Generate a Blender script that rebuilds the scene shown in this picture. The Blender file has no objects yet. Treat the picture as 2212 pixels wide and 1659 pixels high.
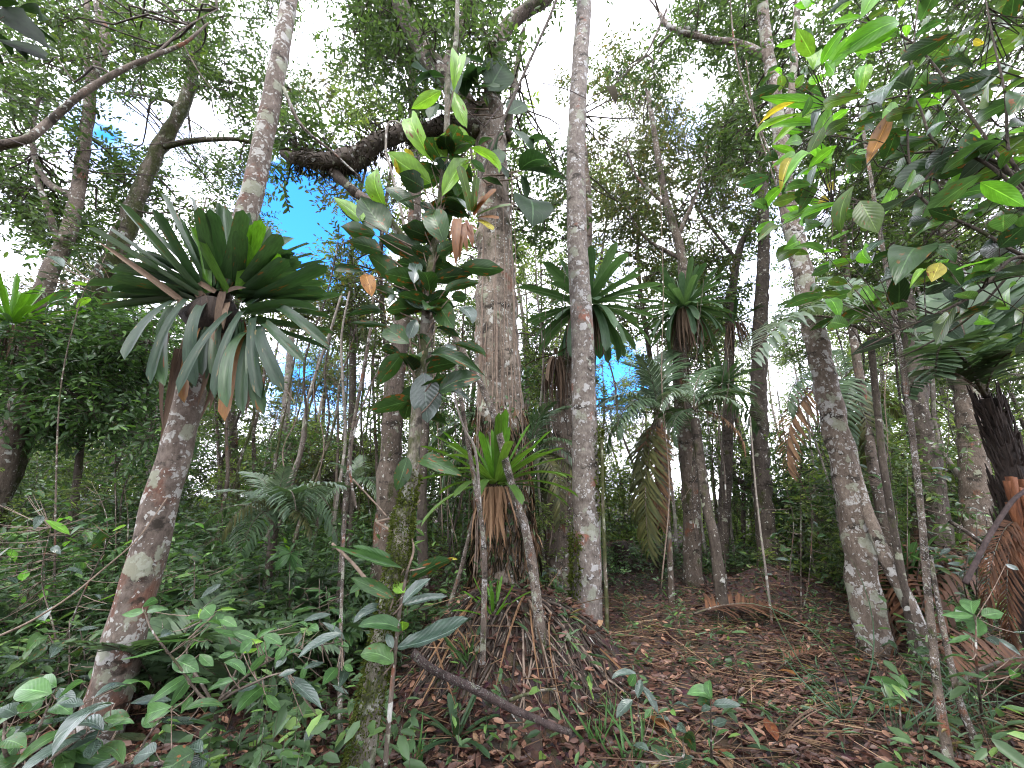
import bpy, math, random
import numpy as np
from mathutils import Vector, Matrix, noise

R = math.radians
rng = np.random.default_rng(7)
random.seed(7)
scn = bpy.context.scene
COL = scn.collection

# ------------------------------------------------------------------ camera
EYE = Vector((0, 0, 1.6))
PITCH = R(16)
cam_d = bpy.data.cameras.new('camera')
cam = bpy.data.objects.new('camera', cam_d)
COL.objects.link(cam)
cam.location = EYE
cam.rotation_euler = (R(90) + PITCH, 0, 0)
cam_d.sensor_width = 36
cam_d.lens = 36 * 400 / 1024
cam_d.clip_start = .05
cam_d.clip_end = 2000
scn.camera = cam

# ------------------------------------------------------------------ world
SUN_EL, SUN_AZ = 58, 205            # azimuth clockwise from +Y: behind the camera, a little to the left
world = bpy.data.worlds.new('World')
scn.world = world
world.use_nodes = True
wt = world.node_tree
wt.nodes.clear()


def N(t, typ, **kw):
    n = t.nodes.new(typ)
    for k, v in kw.items():
        if k == 'ins':
            for a, b in v.items():
                n.inputs[a].default_value = b
        else:
            setattr(n, k, v)
    return n


def ramp(t, fac, stops, interp='LINEAR'):
    r = t.nodes.new('ShaderNodeValToRGB')
    r.color_ramp.interpolation = interp
    el = r.color_ramp.elements
    while len(el) < len(stops):
        el.new(.5)
    for e, (p, c) in zip(el, stops):
        e.position = p
        e.color = c if len(c) == 4 else (*c, 1)
    if fac is not None:
        t.links.new(fac, r.inputs[0])
    return r.outputs[0]


def mixc(t, fac, a, b, blend='MIX'):
    m = t.nodes.new('ShaderNodeMix')
    m.data_type = 'RGBA'
    m.blend_type = blend
    for s, v in ((0, fac), (6, a), (7, b)):
        if hasattr(v, 'is_linked'):
            t.links.new(v, m.inputs[s])
        else:
            m.inputs[s].default_value = v if not isinstance(v, tuple) or len(v) == 4 else (*v, 1)
    return m.outputs[2]


def mth(t, op, a, b=None, clamp=False):
    m = t.nodes.new('ShaderNodeMath')
    m.operation = op
    m.use_clamp = clamp
    for i, v in enumerate((a, b)):
        if v is None:
            continue
        if hasattr(v, 'is_linked'):
            t.links.new(v, m.inputs[i])
        else:
            m.inputs[i].default_value = v
    return m.outputs[0]


F = 864.0
CP, SP = math.cos(PITCH), math.sin(PITCH)


def ray(u, v):
    a, b = (u - 1106) / F, -(v - 829.5) / F
    return Vector((a, CP - SP * b, SP + CP * b))


def P(u, v, Y):
    d = ray(u, v)
    return EYE + d * (Y / d.y)


def depth_at(p):
    q = Vector(p) - EYE
    return q.y * CP + q.z * SP


sky = N(wt, 'ShaderNodeTexSky', sky_type='NISHITA', sun_disc=False, sun_elevation=R(SUN_EL), sun_rotation=R(SUN_AZ))
tc = N(wt, 'ShaderNodeTexCoord')
nz = N(wt, 'ShaderNodeTexNoise', ins={'Scale': 2.6, 'Detail': 7, 'Roughness': .55, 'Distortion': .3})
wt.links.new(tc.outputs['Generated'], nz.inputs['Vector'])
val = nz.outputs[0]
for (u, v, inner, outer, k) in ((700, 500, 2, 12, .5), (1325, 810, 1, 8, .42), (690, 850, 2, 9, .36), (1300, 570, 1, 6, .25), (300, 330, 1, 7, .15), (215, 350, 1, 5, .1), (1480, 260, 1, 5, .25)):
    dv = ray(u, v).normalized()
    dot = N(wt, 'ShaderNodeVectorMath', operation='DOT_PRODUCT')
    wt.links.new(tc.outputs['Generated'], dot.inputs[0])
    dot.inputs[1].default_value = dv
    mr = N(wt, 'ShaderNodeMapRange', interpolation_type='SMOOTHSTEP')
    wt.links.new(dot.outputs['Value'], mr.inputs[0])
    mr.inputs[1].default_value = math.cos(R(outer))
    mr.inputs[2].default_value = math.cos(R(inner))
    mr.inputs[3].default_value = 0
    mr.inputs[4].default_value = k
    val = mth(wt, 'SUBTRACT', val, mr.outputs[0])
cf = ramp(wt, val, [(.17, (0, 0, 0)), (.46, (1, 1, 1))])
blue = mixc(wt, 1.0, sky.outputs[0], (.32, 1.15, 2.2, 1), 'MULTIPLY')
CLOUD = 17.0
cl = mixc(wt, cf, blue, (CLOUD * .95, CLOUD * .95, CLOUD * 1.06, 1))
bg = N(wt, 'ShaderNodeBackground', ins={'Strength': .1})
wt.links.new(cl, bg.inputs[0])
wo = N(wt, 'ShaderNodeOutputWorld')
wt.links.new(bg.outputs[0], wo.inputs[0])

sd = bpy.data.lights.new('sun', 'SUN')
sd.energy = .9
sd.angle = R(14)
sd.color = (1, .96, .88)
sun = bpy.data.objects.new('sun', sd)
COL.objects.link(sun)
sdir = Vector((math.sin(R(SUN_AZ)) * math.cos(R(SUN_EL)), math.cos(R(SUN_AZ)) * math.cos(R(SUN_EL)), math.sin(R(SUN_EL))))
sun.rotation_euler = (-sdir).to_track_quat('-Z', 'Y').to_euler()

scn.view_settings.view_transform = 'Standard'
scn.view_settings.look = 'None'
scn.view_settings.gamma = 1
scn.view_settings.use_curve_mapping = False
scn.view_settings.exposure = 1.92
scn.cycles.filter_width = 1.1
scn.cycles.max_bounces = 6
scn.cycles.diffuse_bounces = 3
scn.cycles.glossy_bounces = 2
scn.cycles.transmission_bounces = 4
scn.cycles.transparent_max_bounces = 4
scn.cycles.caustics_reflective = False
scn.cycles.caustics_refractive = False


# ------------------------------------------------------------------ materials
def newmat(name):
    m = bpy.data.materials.new(name)
    m.use_nodes = True
    t = m.node_tree
    t.nodes.clear()
    out = t.nodes.new('ShaderNodeOutputMaterial')
    bs = t.nodes.new('ShaderNodeBsdfPrincipled')
    return m, t, bs, out


def leaf_mat(name, c1, c2, c3=None, rough=.42, tl=.35, tlc=None, island=True, spec=.32, veins=False, spots=0.0, spotcol=(.16, .06, .015)):
    """leaf: colour per leaf between c1 and c2 (rarely c3), light coming through the blade"""
    m, t, bs, out = newmat(name)
    L = t.links
    if island:
        rnd = N(t, 'ShaderNodeNewGeometry').outputs['Random Per Island']
    else:
        rnd = N(t, 'ShaderNodeObjectInfo').outputs['Random']
    stops = [(0, c1), (.85 if c3 else 1, c2)] + ([(.93, c3)] if c3 else [])
    col = ramp(t, rnd, stops)
    bumpin = None
    if veins:
        uv = N(t, 'ShaderNodeTexCoord').outputs['UV']
        sx = N(t, 'ShaderNodeSeparateXYZ')
        L.new(uv, sx.inputs[0])
        ac = mth(t, 'ABSOLUTE', mth(t, 'SUBTRACT', sx.outputs[1], .5))
        mid = mth(t, 'LESS_THAN', ac, .022)
        ph = mth(t, 'SUBTRACT', mth(t, 'MULTIPLY', sx.outputs[0], 9.5), mth(t, 'MULTIPLY', ac, 5.5))
        wv = mth(t, 'FRACT', ph)
        side = mth(t, 'LESS_THAN', mth(t, 'ABSOLUTE', mth(t, 'SUBTRACT', wv, .5)), .05)
        vn = mth(t, 'MAXIMUM', mid, mth(t, 'MULTIPLY', side, .2))
        col = mixc(t, mth(t, 'MULTIPLY', vn, .55), col, tuple(min(1, x * 2.2 + .03) for x in c2))
        bumpin = mth(t, 'ADD', mth(t, 'MULTIPLY', mth(t, 'SINE', mth(t, 'MULTIPLY', ph, 6.283)), .5), mth(t, 'MULTIPLY', mid, -1.5))
    oc = N(t, 'ShaderNodeTexCoord').outputs['Object']
    nn = N(t, 'ShaderNodeTexNoise', ins={'Scale': 9.0 if not veins else 4.0, 'Detail': 4})
    L.new(oc, nn.inputs['Vector'])
    col = mixc(t, 1.0, col, ramp(t, nn.outputs[0], [(.3, (.72, .72, .72)), (.7, (1.22, 1.22, 1.15))]), 'MULTIPLY')
    if spots:
        n2 = N(t, 'ShaderNodeTexNoise', ins={'Scale': 5.0, 'Detail': 3})
        oi = N(t, 'ShaderNodeObjectInfo').outputs['Random']
        vm = N(t, 'ShaderNodeVectorMath', operation='ADD')
        L.new(oc, vm.inputs[0])
        L.new(mth(t, 'MULTIPLY', oi, 37.0), vm.inputs[1])
        L.new(vm.outputs[0], n2.inputs['Vector'])
        col = mixc(t, ramp(t, n2.outputs[0], [(.66 - spots * .1, (0, 0, 0)), (.71 - spots * .1, (1, 1, 1))]), col, spotcol)
    L.new(col, bs.inputs['Base Color'])
    bs.inputs['Roughness'].default_value = rough
    bs.inputs['Specular IOR Level'].default_value = spec
    if bumpin is not None:
        bp = N(t, 'ShaderNodeBump', ins={'Strength': .16, 'Distance': .004})
        L.new(bumpin, bp.inputs['Height'])
        L.new(bp.outputs[0], bs.inputs['Normal'])
    tr = N(t, 'ShaderNodeBsdfTranslucent')
    L.new(mixc(t, 1.0, col, tlc or (1.35, 1.5, .75), 'MULTIPLY'), tr.inputs[0])
    mx = N(t, 'ShaderNodeMixShader', ins={0: tl})
    L.new(bs.outputs[0], mx.inputs[1])
    L.new(tr.outputs[0], mx.inputs[2])
    L.new(mx.outputs[0], out.inputs[0])
    return m


def bark_mat(name, b1, b2, lichen=.5, lichen_col=(.5, .51, .47), orange=0., orange_col=(.24, .075, .03), moss=0., dark=.3, scale=1., rough=.85, stretch=.35, bump=1., vines=0.):
    m, t, bs, out = newmat(name)
    L = t.links
    oc = N(t, 'ShaderNodeTexCoord').outputs['Object']

    def nse(sc, det=5, st=1., rg=.6, off=0.):
        mp = N(t, 'ShaderNodeMapping')
        L.new(oc, mp.inputs[0])
        mp.inputs['Scale'].default_value = (1, 1, st)
        mp.inputs['Location'].default_value = (off, off * 1.7, off * .6)
        n = N(t, 'ShaderNodeTexNoise', ins={'Scale': sc * scale, 'Detail': det, 'Roughness': rg})
        L.new(mp.outputs[0], n.inputs['Vector'])
        return n.outputs[0]
    col = ramp(t, nse(7, 8, stretch, .68), [(.3, b1), (.68, b2)])
    fine = nse(42, 6, .45, .7, 3.)
    col = mixc(t, 1., col, ramp(t, fine, [(.3, (.55, .52, .5)), (.7, (1.35, 1.35, 1.35))]), 'MULTIPLY')
    if orange:
        o = ramp(t, nse(2.6, 7, .8, .62, 11.), [(.62 - orange * .2, (0, 0, 0)), (.68 - orange * .2, (1, 1, 1))])
        col = mixc(t, mth(t, 'MULTIPLY', o, .62), col, ramp(t, fine, [(.3, tuple(x * .6 for x in orange_col)), (.7, tuple(x * 1.25 for x in orange_col))]))
    if dark:
        d = ramp(t, nse(4.5, 8, 1.5, .66, 23.), [(.63 - dark * .16, (0, 0, 0)), (.7 - dark * .16, (1, 1, 1))])
        col = mixc(t, mth(t, 'MULTIPLY', d, .85), col, (.018, .015, .01))
    lf = None
    if lichen:
        wob = N(t, 'ShaderNodeTexNoise', ins={'Scale': 16. * scale, 'Detail': 4})
        L.new(oc, wob.inputs['Vector'])
        wv = N(t, 'ShaderNodeVectorMath', operation='MULTIPLY_ADD')
        L.new(wob.outputs[1], wv.inputs[0])
        wv.inputs[1].default_value = (.16, .16, .16)
        L.new(oc, wv.inputs[2])
        patch = ramp(t, nse(3.4, 5, .9, .6, 57.), [(.34, (.3, .3, .3)), (.58, (1, 1, 1))])
        for (sc, lo, cc) in ((9., .27, lichen_col), (24., .21, tuple(x * 1.05 for x in lichen_col)), (5.2, .33, (lichen_col[0] * .62, lichen_col[1] * .66, lichen_col[2] * .52))):
            vo = N(t, 'ShaderNodeTexVoronoi', ins={'Scale': sc * scale})
            L.new(wv.outputs[0], vo.inputs['Vector'])
            sx = N(t, 'ShaderNodeSeparateXYZ')
            L.new(vo.outputs['Color'], sx.inputs[0])
            rad = mth(t, 'MULTIPLY', mth(t, 'MULTIPLY', mth(t, 'POWER', sx.outputs[0], 1.6), patch), .3 + lichen * .6)
            f = mth(t, 'MULTIPLY', mth(t, 'SUBTRACT', rad, vo.outputs['Distance']), 14., True)
            f = mth(t, 'MULTIPLY', f, ramp(t, fine, [(.28, (.25, .25, .25)), (.45, (1, 1, 1))]))
            f = mth(t, 'MULTIPLY', f, .8)
            col = mixc(t, f, col, cc)
            lf = f if lf is None else mth(t, 'MAXIMUM', lf, f)
    if moss:
        mo = ramp(t, nse(5.5, 7, .6, .65, 41.), [(.66 - moss * .3, (0, 0, 0)), (.74 - moss * .3, (1, 1, 1))])
        col = mixc(t, mth(t, 'MULTIPLY', mo, .85), col, ramp(t, fine, [(.3, (.012, .018, .004)), (.7, (.07, .085, .018))]))
    col = mixc(t, 1., col, (.84, .83, .82, 1), 'MULTIPLY')
    L.new(col, bs.inputs['Base Color'])
    bs.inputs['Roughness'].default_value = rough
    bs.inputs['Specular IOR Level'].default_value = .25
    crack = nse(16, 7, .3, .72, 5.)
    h = mth(t, 'ADD', mth(t, 'MULTIPLY', crack, 1.), mth(t, 'MULTIPLY', fine, .4))
    if lf is not None:
        h = mth(t, 'ADD', h, mth(t, 'MULTIPLY', lf, .15))
    bp = N(t, 'ShaderNodeBump', ins={'Strength': .9, 'Distance': .02 * bump})
    L.new(h, bp.inputs['Height'])
    L.new(bp.outputs[0], bs.inputs['Normal'])
    L.new(bs.outputs[0], out.inputs[0])
    return m


def simple_mat(name, c1, c2, rough=.8, sc=12., st=(1, 1, 1), bump=.01, island=False, rndobj=False):
    m, t, bs, out = newmat(name)
    L = t.links
    oc = N(t, 'ShaderNodeTexCoord').outputs['Object']
    mp = N(t, 'ShaderNodeMapping')
    L.new(oc, mp.inputs[0])
    mp.inputs['Scale'].default_value = st
    n = N(t, 'ShaderNodeTexNoise', ins={'Scale': sc, 'Detail': 7, 'Roughness': .65})
    L.new(mp.outputs[0], n.inputs['Vector'])
    col = ramp(t, n.outputs[0], [(.3, c1), (.7, c2)])
    if island:
        g = N(t, 'ShaderNodeNewGeometry').outputs['Random Per Island']
        col = mixc(t, 1., col, ramp(t, g, [(0, (.45, .42, .4)), (.6, (1., 1., 1.)), (1, (1.9, 1.7, 1.5))]), 'MULTIPLY')
    L.new(col, bs.inputs['Base Color'])
    bs.inputs['Roughness'].default_value = rough
    bs.inputs['Specular IOR Level'].default_value = .3
    if bump:
        bp = N(t, 'ShaderNodeBump', ins={'Strength': .8, 'Distance': bump})
        L.new(n.outputs[0], bp.inputs['Height'])
        L.new(bp.outputs[0], bs.inputs['Normal'])
    L.new(bs.outputs[0], out.inputs[0])
    return m


M = {}
# canopy foliage (small leaves)
M['can_dark'] = leaf_mat('canopy_leaf_dark', (.036, .06, .028), (.075, .12, .048), (.11, .17, .05), rough=.42, tl=.4)
M['can_mid'] = leaf_mat('canopy_leaf_mid', (.042, .07, .03), (.085, .135, .045), (.12, .17, .04), rough=.42, tl=.36)
M['can_olive'] = leaf_mat('canopy_leaf_olive', (.05, .062, .032), (.092, .112, .05), (.14, .11, .045), rough=.45, tl=.42)
M['can_pale'] = leaf_mat('canopy_leaf_pale_sun_tint', (.09, .13, .045), (.165, .225, .075), (.24, .29, .085), rough=.45, tl=.48)  # paled so distant foliage looks sunlit; the sunlight is in the colour
M['far_green'] = leaf_mat('sunny_undergrowth_leaf', (.12, .2, .045), (.22, .32, .08), rough=.5, tl=.45)  # raised yellow-green stands in for sun on the far undergrowth
M['bush'] = leaf_mat('bush_leaf', (.03, .062, .027), (.078, .145, .055), (.13, .24, .065), rough=.36, tl=.3)
M['herb'] = leaf_mat('herb_leaf', (.036, .07, .034), (.09, .155, .066), (.17, .28, .08), rough=.36, tl=.28)
M['bamboo'] = leaf_mat('bamboo_leaf', (.05, .095, .05), (.09, .15, .075), (.2, .16, .07), rough=.4, tl=.3)
# large single leaves
M['l_dark'] = leaf_mat('broad_leaf_dark', (.016, .038, .014), (.035, .078, .022), rough=.36, tl=.25, island=False, veins=True, spots=.55)
M['l_phil'] = leaf_mat('philodendron_leaf', (.014, .034, .014), (.026, .058, .022), rough=.5, tl=.3, island=False, veins=True, spec=.3)
M['l_shade'] = leaf_mat('corner_leaf_shade_tint', (.012, .026, .01), (.018, .036, .014), rough=.7, tl=.2, island=False, spec=.05)  # near-black green and low specular put shade into the leaf itself
M['l_mid'] = leaf_mat('broad_leaf_mid', (.04, .095, .035), (.07, .14, .045), rough=.3, tl=.35, island=False, veins=True, spots=.15)
M['l_lime'] = leaf_mat('broad_leaf_young', (.15, .30, .03), (.2, .38, .05), rough=.35, tl=.45, island=False, veins=True, tlc=(1.2, 1.3, .6), spots=.1)
M['l_shrub'] = leaf_mat('shrub_leaf', (.06, .13, .05), (.09, .19, .065), rough=.28, tl=.35, island=False, veins=True)
M['l_bright'] = leaf_mat('bright_shrub_leaf', (.1, .27, .03), (.16, .36, .045), rough=.36, tl=.45, island=False, veins=True, tlc=(1.2, 1.3, .6))
M['l_olive'] = leaf_mat('olive_shrub_leaf', (.045, .085, .022), (.085, .14, .03), rough=.34, tl=.4, island=False, veins=True, spots=.3)
M['l_grey'] = leaf_mat('grey_glossy_leaf', (.035, .06, .045), (.06, .09, .072), rough=.26, tl=.15, island=False, veins=True, spec=.7)  # grey in the base colour adds sky sheen to the glossy blade
M['l_yellow'] = leaf_mat('yellowing_leaf', (.34, .3, .04), (.4, .36, .06), rough=.4, tl=.45, island=False, veins=True, tlc=(1.2, 1.1, .5), spots=.4)
M['l_orange'] = leaf_mat('withered_leaf', (.22, .09, .02), (.3, .15, .03), rough=.5, tl=.35, island=False, veins=True, tlc=(1.3, 1., .5), spots=.6)
# bromeliads
M['br_green'] = leaf_mat('bromeliad_leaf', (.024, .054, .024), (.046, .09, .038), rough=.42, tl=.25, island=False, spec=.3, spots=.05)
M['br_grey'] = leaf_mat('bromeliad_leaf_greygreen', (.018, .04, .023), (.032, .06, .038), rough=.5, tl=.15, island=False, spec=.25, spots=.25, spotcol=(.12, .1, .05))
M['br_young'] = leaf_mat('bromeliad_leaf_young', (.07, .17, .02), (.1, .23, .03), rough=.34, tl=.35, island=False, tlc=(1.3, 1.4, .5))
M['br_far'] = leaf_mat('bromeliad_leaf_midgreen', (.05, .1, .05), (.085, .145, .075), rough=.4, tl=.3, island=False)
M['br_lush'] = leaf_mat('bromeliad_leaf_lush', (.06, .125, .025), (.1, .18, .04), rough=.4, tl=.35, island=False, tlc=(1.3, 1.4, .5))
M['br_brown'] = leaf_mat('bromeliad_leaf_dying', (.12, .035, .015), (.17, .085, .02), rough=.5, tl=.2, island=False, tlc=(1.3, 1., .5), spots=.6)
M['br_dead'] = leaf_mat('bromeliad_leaf_dead', (.075, .05, .036), (.17, .12, .085), rough=.75, tl=.1, island=False, tlc=(1, .8, .6), spec=.2)
M['br_tan'] = leaf_mat('dry_leaf_tan', (.2, .115, .065), (.36, .235, .145), rough=.7, tl=.15, island=False, tlc=(1, .8, .6), spec=.2)
# palms
M['palm'] = leaf_mat('palm_frond', (.05, .09, .048), (.09, .145, .075), rough=.4, tl=.25)
M['palm_grey'] = leaf_mat('palm_frond_glossy', (.09, .13, .09), (.14, .185, .13), rough=.36, tl=.2)
M['palm_dead'] = leaf_mat('palm_frond_dead', (.09, .05, .028), (.2, .12, .065), rough=.7, tl=.12, tlc=(1, .8, .6), spec=.2)
M['palm_rust'] = leaf_mat('palm_frond_rusty', (.06, .03, .018), (.13, .062, .034), rough=.75, tl=.1, tlc=(1, .8, .6), spec=.2)
M['palm_olive'] = leaf_mat('palm_frond_withering', (.05, .06, .025), (.1, .1, .035), rough=.5, tl=.2)
# barks
M['bk_left'] = bark_mat('bark_rust_lichen', (.075, .058, .047), (.215, .18, .152), lichen=.75, orange=.36, orange_col=(.16, .062, .035), dark=.38, bump=.8, stretch=.9, lichen_col=(.42, .425, .4))
M['bk_grey'] = bark_mat('bark_grey_lichen', (.09, .075, .065), (.25, .225, .2), lichen=.6, orange=.12, orange_col=(.3, .08, .035), dark=.3, bump=.6, stretch=1.2, lichen_col=(.42, .425, .42))
M['bk_big'] = bark_mat('bark_flaky_brown', (.11, .088, .068), (.29, .25, .205), lichen=.5, orange=.2, orange_col=(.2, .08, .045), dark=.5, moss=.25, bump=1.8, stretch=.35)
M['bk_right'] = bark_mat('bark_rough_white_lichen', (.07, .054, .042), (.23, .19, .155), lichen=.9, dark=.5, bump=1.4, stretch=.4, lichen_col=(.42, .42, .4))
M['bk_moss'] = bark_mat('bark_mossy', (.05, .042, .03), (.15, .13, .1), lichen=.45, moss=.75, dark=.3, bump=1.2)
M['bk_dark'] = bark_mat('bark_dark', (.035, .028, .022), (.12, .1, .082), lichen=.15, dark=.4, moss=.25)
M['bk_limb'] = bark_mat('bark_mossy_limb', (.05, .04, .032), (.19, .155, .13), lichen=.3, moss=.6, dark=.75, bump=1.3)
M['bk_mid'] = bark_mat('bark_brown_lichen', (.06, .048, .038), (.19, .155, .125), lichen=.3, dark=.45, moss=.3, orange=.1, bump=1.3, stretch=.25)
M['bk_pale'] = bark_mat('bark_pale', (.16, .14, .12), (.34, .31, .27), lichen=.4, dark=.25, moss=.1, lichen_col=(.55, .55, .5))
M['bk_white'] = bark_mat('bark_whitish', (.08, .068, .05), (.26, .24, .2), lichen=.5, dark=.5, moss=.6, lichen_col=(.34,.35,.3))
M['bk_pole'] = bark_mat('bark_pole', (.055, .044, .035), (.19, .155, .125), lichen=.6, dark=.6, orange=.1, moss=.25, scale=2.4, bump=.6, lichen_col=(.42, .42, .4))
M['bk_stick'] = bark_mat('bark_dead_branch', (.02, .014, .013), (.09, .066, .06), lichen=.35, dark=.4, scale=3., bump=.6, lichen_col=(.25, .25, .23))
M['stick'] = simple_mat('dead_stick', (.02, .014, .014), (.085, .06, .055), sc=30, st=(1, 1, 1), bump=.006)
M['stick_pale'] = simple_mat('dry_stick', (.07, .05, .036), (.23, .175, .13), sc=25, bump=.004)
M['vine'] = simple_mat('vine_bark', (.08, .055, .04), (.26, .2, .155), sc=20, bump=.005)
M['moss'] = leaf_mat('moss', (.028, .038, .008), (.085, .105, .022), rough=.9, tl=.2, spec=.1)
M['fern_trunk'] = simple_mat('fern_trunk_fibre', (.008, .006, .005), (.045, .03, .022), sc=40, st=(1, 1, .2), bump=.02)
M['fern_rust'] = simple_mat('fern_trunk_rust_fibre', (.06, .022, .012), (.22, .085, .035), sc=30, st=(1, 1, .15), bump=.02)
M['straw'] = leaf_mat('straw', (.05, .032, .022), (.19, .12, .07), (.32, .22, .14), rough=.75, tl=.1, tlc=(1, .8, .6), spec=.2)
M['litter'] = leaf_mat('leaf_litter', (.034, .016, .012), (.125, .06, .043), (.27, .15, .1), rough=.42, tl=.05, tlc=(1, .8, .6), spec=.4)
M['hangmoss'] = leaf_mat('hanging_rootlets', (.012, .01, .007), (.04, .034, .02), rough=.9, tl=.1, spec=.1)


def soil_mat():
    m, t, bs, out = newmat('forest_soil')
    L = t.links
    oc = N(t, 'ShaderNodeTexCoord').outputs['Object']
    n1 = N(t, 'ShaderNodeTexNoise', ins={'Scale': 1.2, 'Detail': 6})
    n2 = N(t, 'ShaderNodeTexNoise', ins={'Scale': 26., 'Detail': 8, 'Roughness': .7})
    vo = N(t, 'ShaderNodeTexVoronoi', ins={'Scale': 22.})
    for n in (n1, n2, vo):
        L.new(oc, n.inputs['Vector'])
    col = ramp(t, n2.outputs[0], [(.3, (.014, .008, .006)), (.55, (.042, .022, .015)), (.75, (.085, .047, .032))])
    col = mixc(t, .35, col, mixc(t, 1., vo.outputs['Color'], (.11, .065, .045), 'MULTIPLY'))
    col = mixc(t, ramp(t, n1.outputs[0], [(.52, (0, 0, 0)), (.66, (.6, .6, .6))]), col, (.022, .026, .01))
    L.new(col, bs.inputs['Base Color'])
    bs.inputs['Roughness'].default_value = .9
    bp = N(t, 'ShaderNodeBump', ins={'Strength': 1., 'Distance': .03})
    L.new(n2.outputs[0], bp.inputs['Height'])
    L.new(bp.outputs[0], bs.inputs['Normal'])
    L.new(bs.outputs[0], out.inputs[0])
    return m


M['soil'] = soil_mat()


# ------------------------------------------------------------------ mesh helpers
def nrm(a):
    return a / np.maximum(np.linalg.norm(a, axis=-1, keepdims=True), 1e-9)


def make_mesh(name, V, faces, mats, smooth=True, uv=None, fmat=None):
    """faces: list of (n,k) int arrays; uv per vertex; fmat: list of material indices, one per array"""
    me = bpy.data.meshes.new(name)
    V = np.asarray(V, dtype=np.float32)
    me.vertices.add(len(V))
    me.vertices.foreach_set('co', V.ravel())
    faces = [np.asarray(f, dtype=np.int32) for f in faces if len(f)]
    li = np.concatenate([f.ravel() for f in faces])
    tot = np.concatenate([np.full(len(f), f.shape[1], np.int32) for f in faces])
    st = np.concatenate([[0], np.cumsum(tot)[:-1]]).astype(np.int32)
    me.loops.add(len(li))
    me.loops.foreach_set('vertex_index', li)
    me.polygons.add(len(tot))
    me.polygons.foreach_set('loop_start', st)
    me.polygons.foreach_set('loop_total', tot)
    if fmat is not None:
        mi = np.concatenate([np.full(len(f), k, np.int32) for f, k in zip(faces, fmat)])
        me.polygons.foreach_set('material_index', mi)
    if smooth:
        me.polygons.foreach_set('use_smooth', np.ones(len(tot), bool))
    if uv is not None:
        ul = me.uv_layers.new(name='UVMap')
        ul.data.foreach_set('uv', np.asarray(uv, np.float32)[li].ravel())
    for m in (mats if isinstance(mats, (list, tuple)) else [mats]):
        me.materials.append(m)
    me.update(calc_edges=True)
    return me


def link(name, me, parent=None, loc=None):
    o = bpy.data.objects.new(name, me)
    COL.objects.link(o)
    if parent is not None:
        o.parent = parent
    if loc is not None:
        o.location = loc
    return o


def tag(o, label=None, cat=None, group=None, kind=None):
    if label:
        o['label'] = label
    if cat:
        o['category'] = cat
    if group:
        o['group'] = group
    if kind:
        o['kind'] = kind
    return o


def thing(name, label, cat, loc, group=None):
    o = bpy.data.objects.new(name, None)
    o.empty_display_size = .1
    COL.objects.link(o)
    o.location = loc
    return tag(o, label, cat, group)


def copy_tree(o, parent=None):
    c = o.copy()
    COL.objects.link(c)
    if parent is not None:
        c.parent = parent
    for ch in o.children:
        copy_tree(ch, c)
    return c


class Geo:
    """collects vertices and faces of several material slots"""

    def __init__(s):
        s.V, s.F, s.m, s.n = [], [], [], 0

    def add(s, V, faces, mi=0):
        V = np.asarray(V, float)
        for f in faces:
            if len(f):
                s.F.append(np.asarray(f) + s.n)
                s.m.append(mi)
        s.V.append(V)
        s.n += len(V)

    def mesh(s, name, mats, off=(0, 0, 0), smooth=True):
        return make_mesh(name, np.concatenate(s.V) - np.array(off), s.F, mats, smooth, fmat=s.m)


def spline(pts, n):
    """Catmull-Rom through points (k,d) resampled to n"""
    p = np.asarray(pts, float)
    if len(p) == 2:
        t = np.linspace(0, 1, n)[:, None]
        return p[0] * (1 - t) + p[1] * t
    q = np.concatenate([[2 * p[0] - p[1]], p, [2 * p[-1] - p[-2]]])
    ts = np.linspace(0, len(p) - 1 - 1e-6, n)
    i = ts.astype(int)
    f = (ts - i)[:, None]
    a, b, c, d = q[i], q[i + 1], q[i + 2], q[i + 3]
    return .5 * (2 * b + (c - a) * f + (2 * a - 5 * b + 4 * c - d) * f ** 2 + (3 * b - a - 3 * c + d) * f ** 3)


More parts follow.
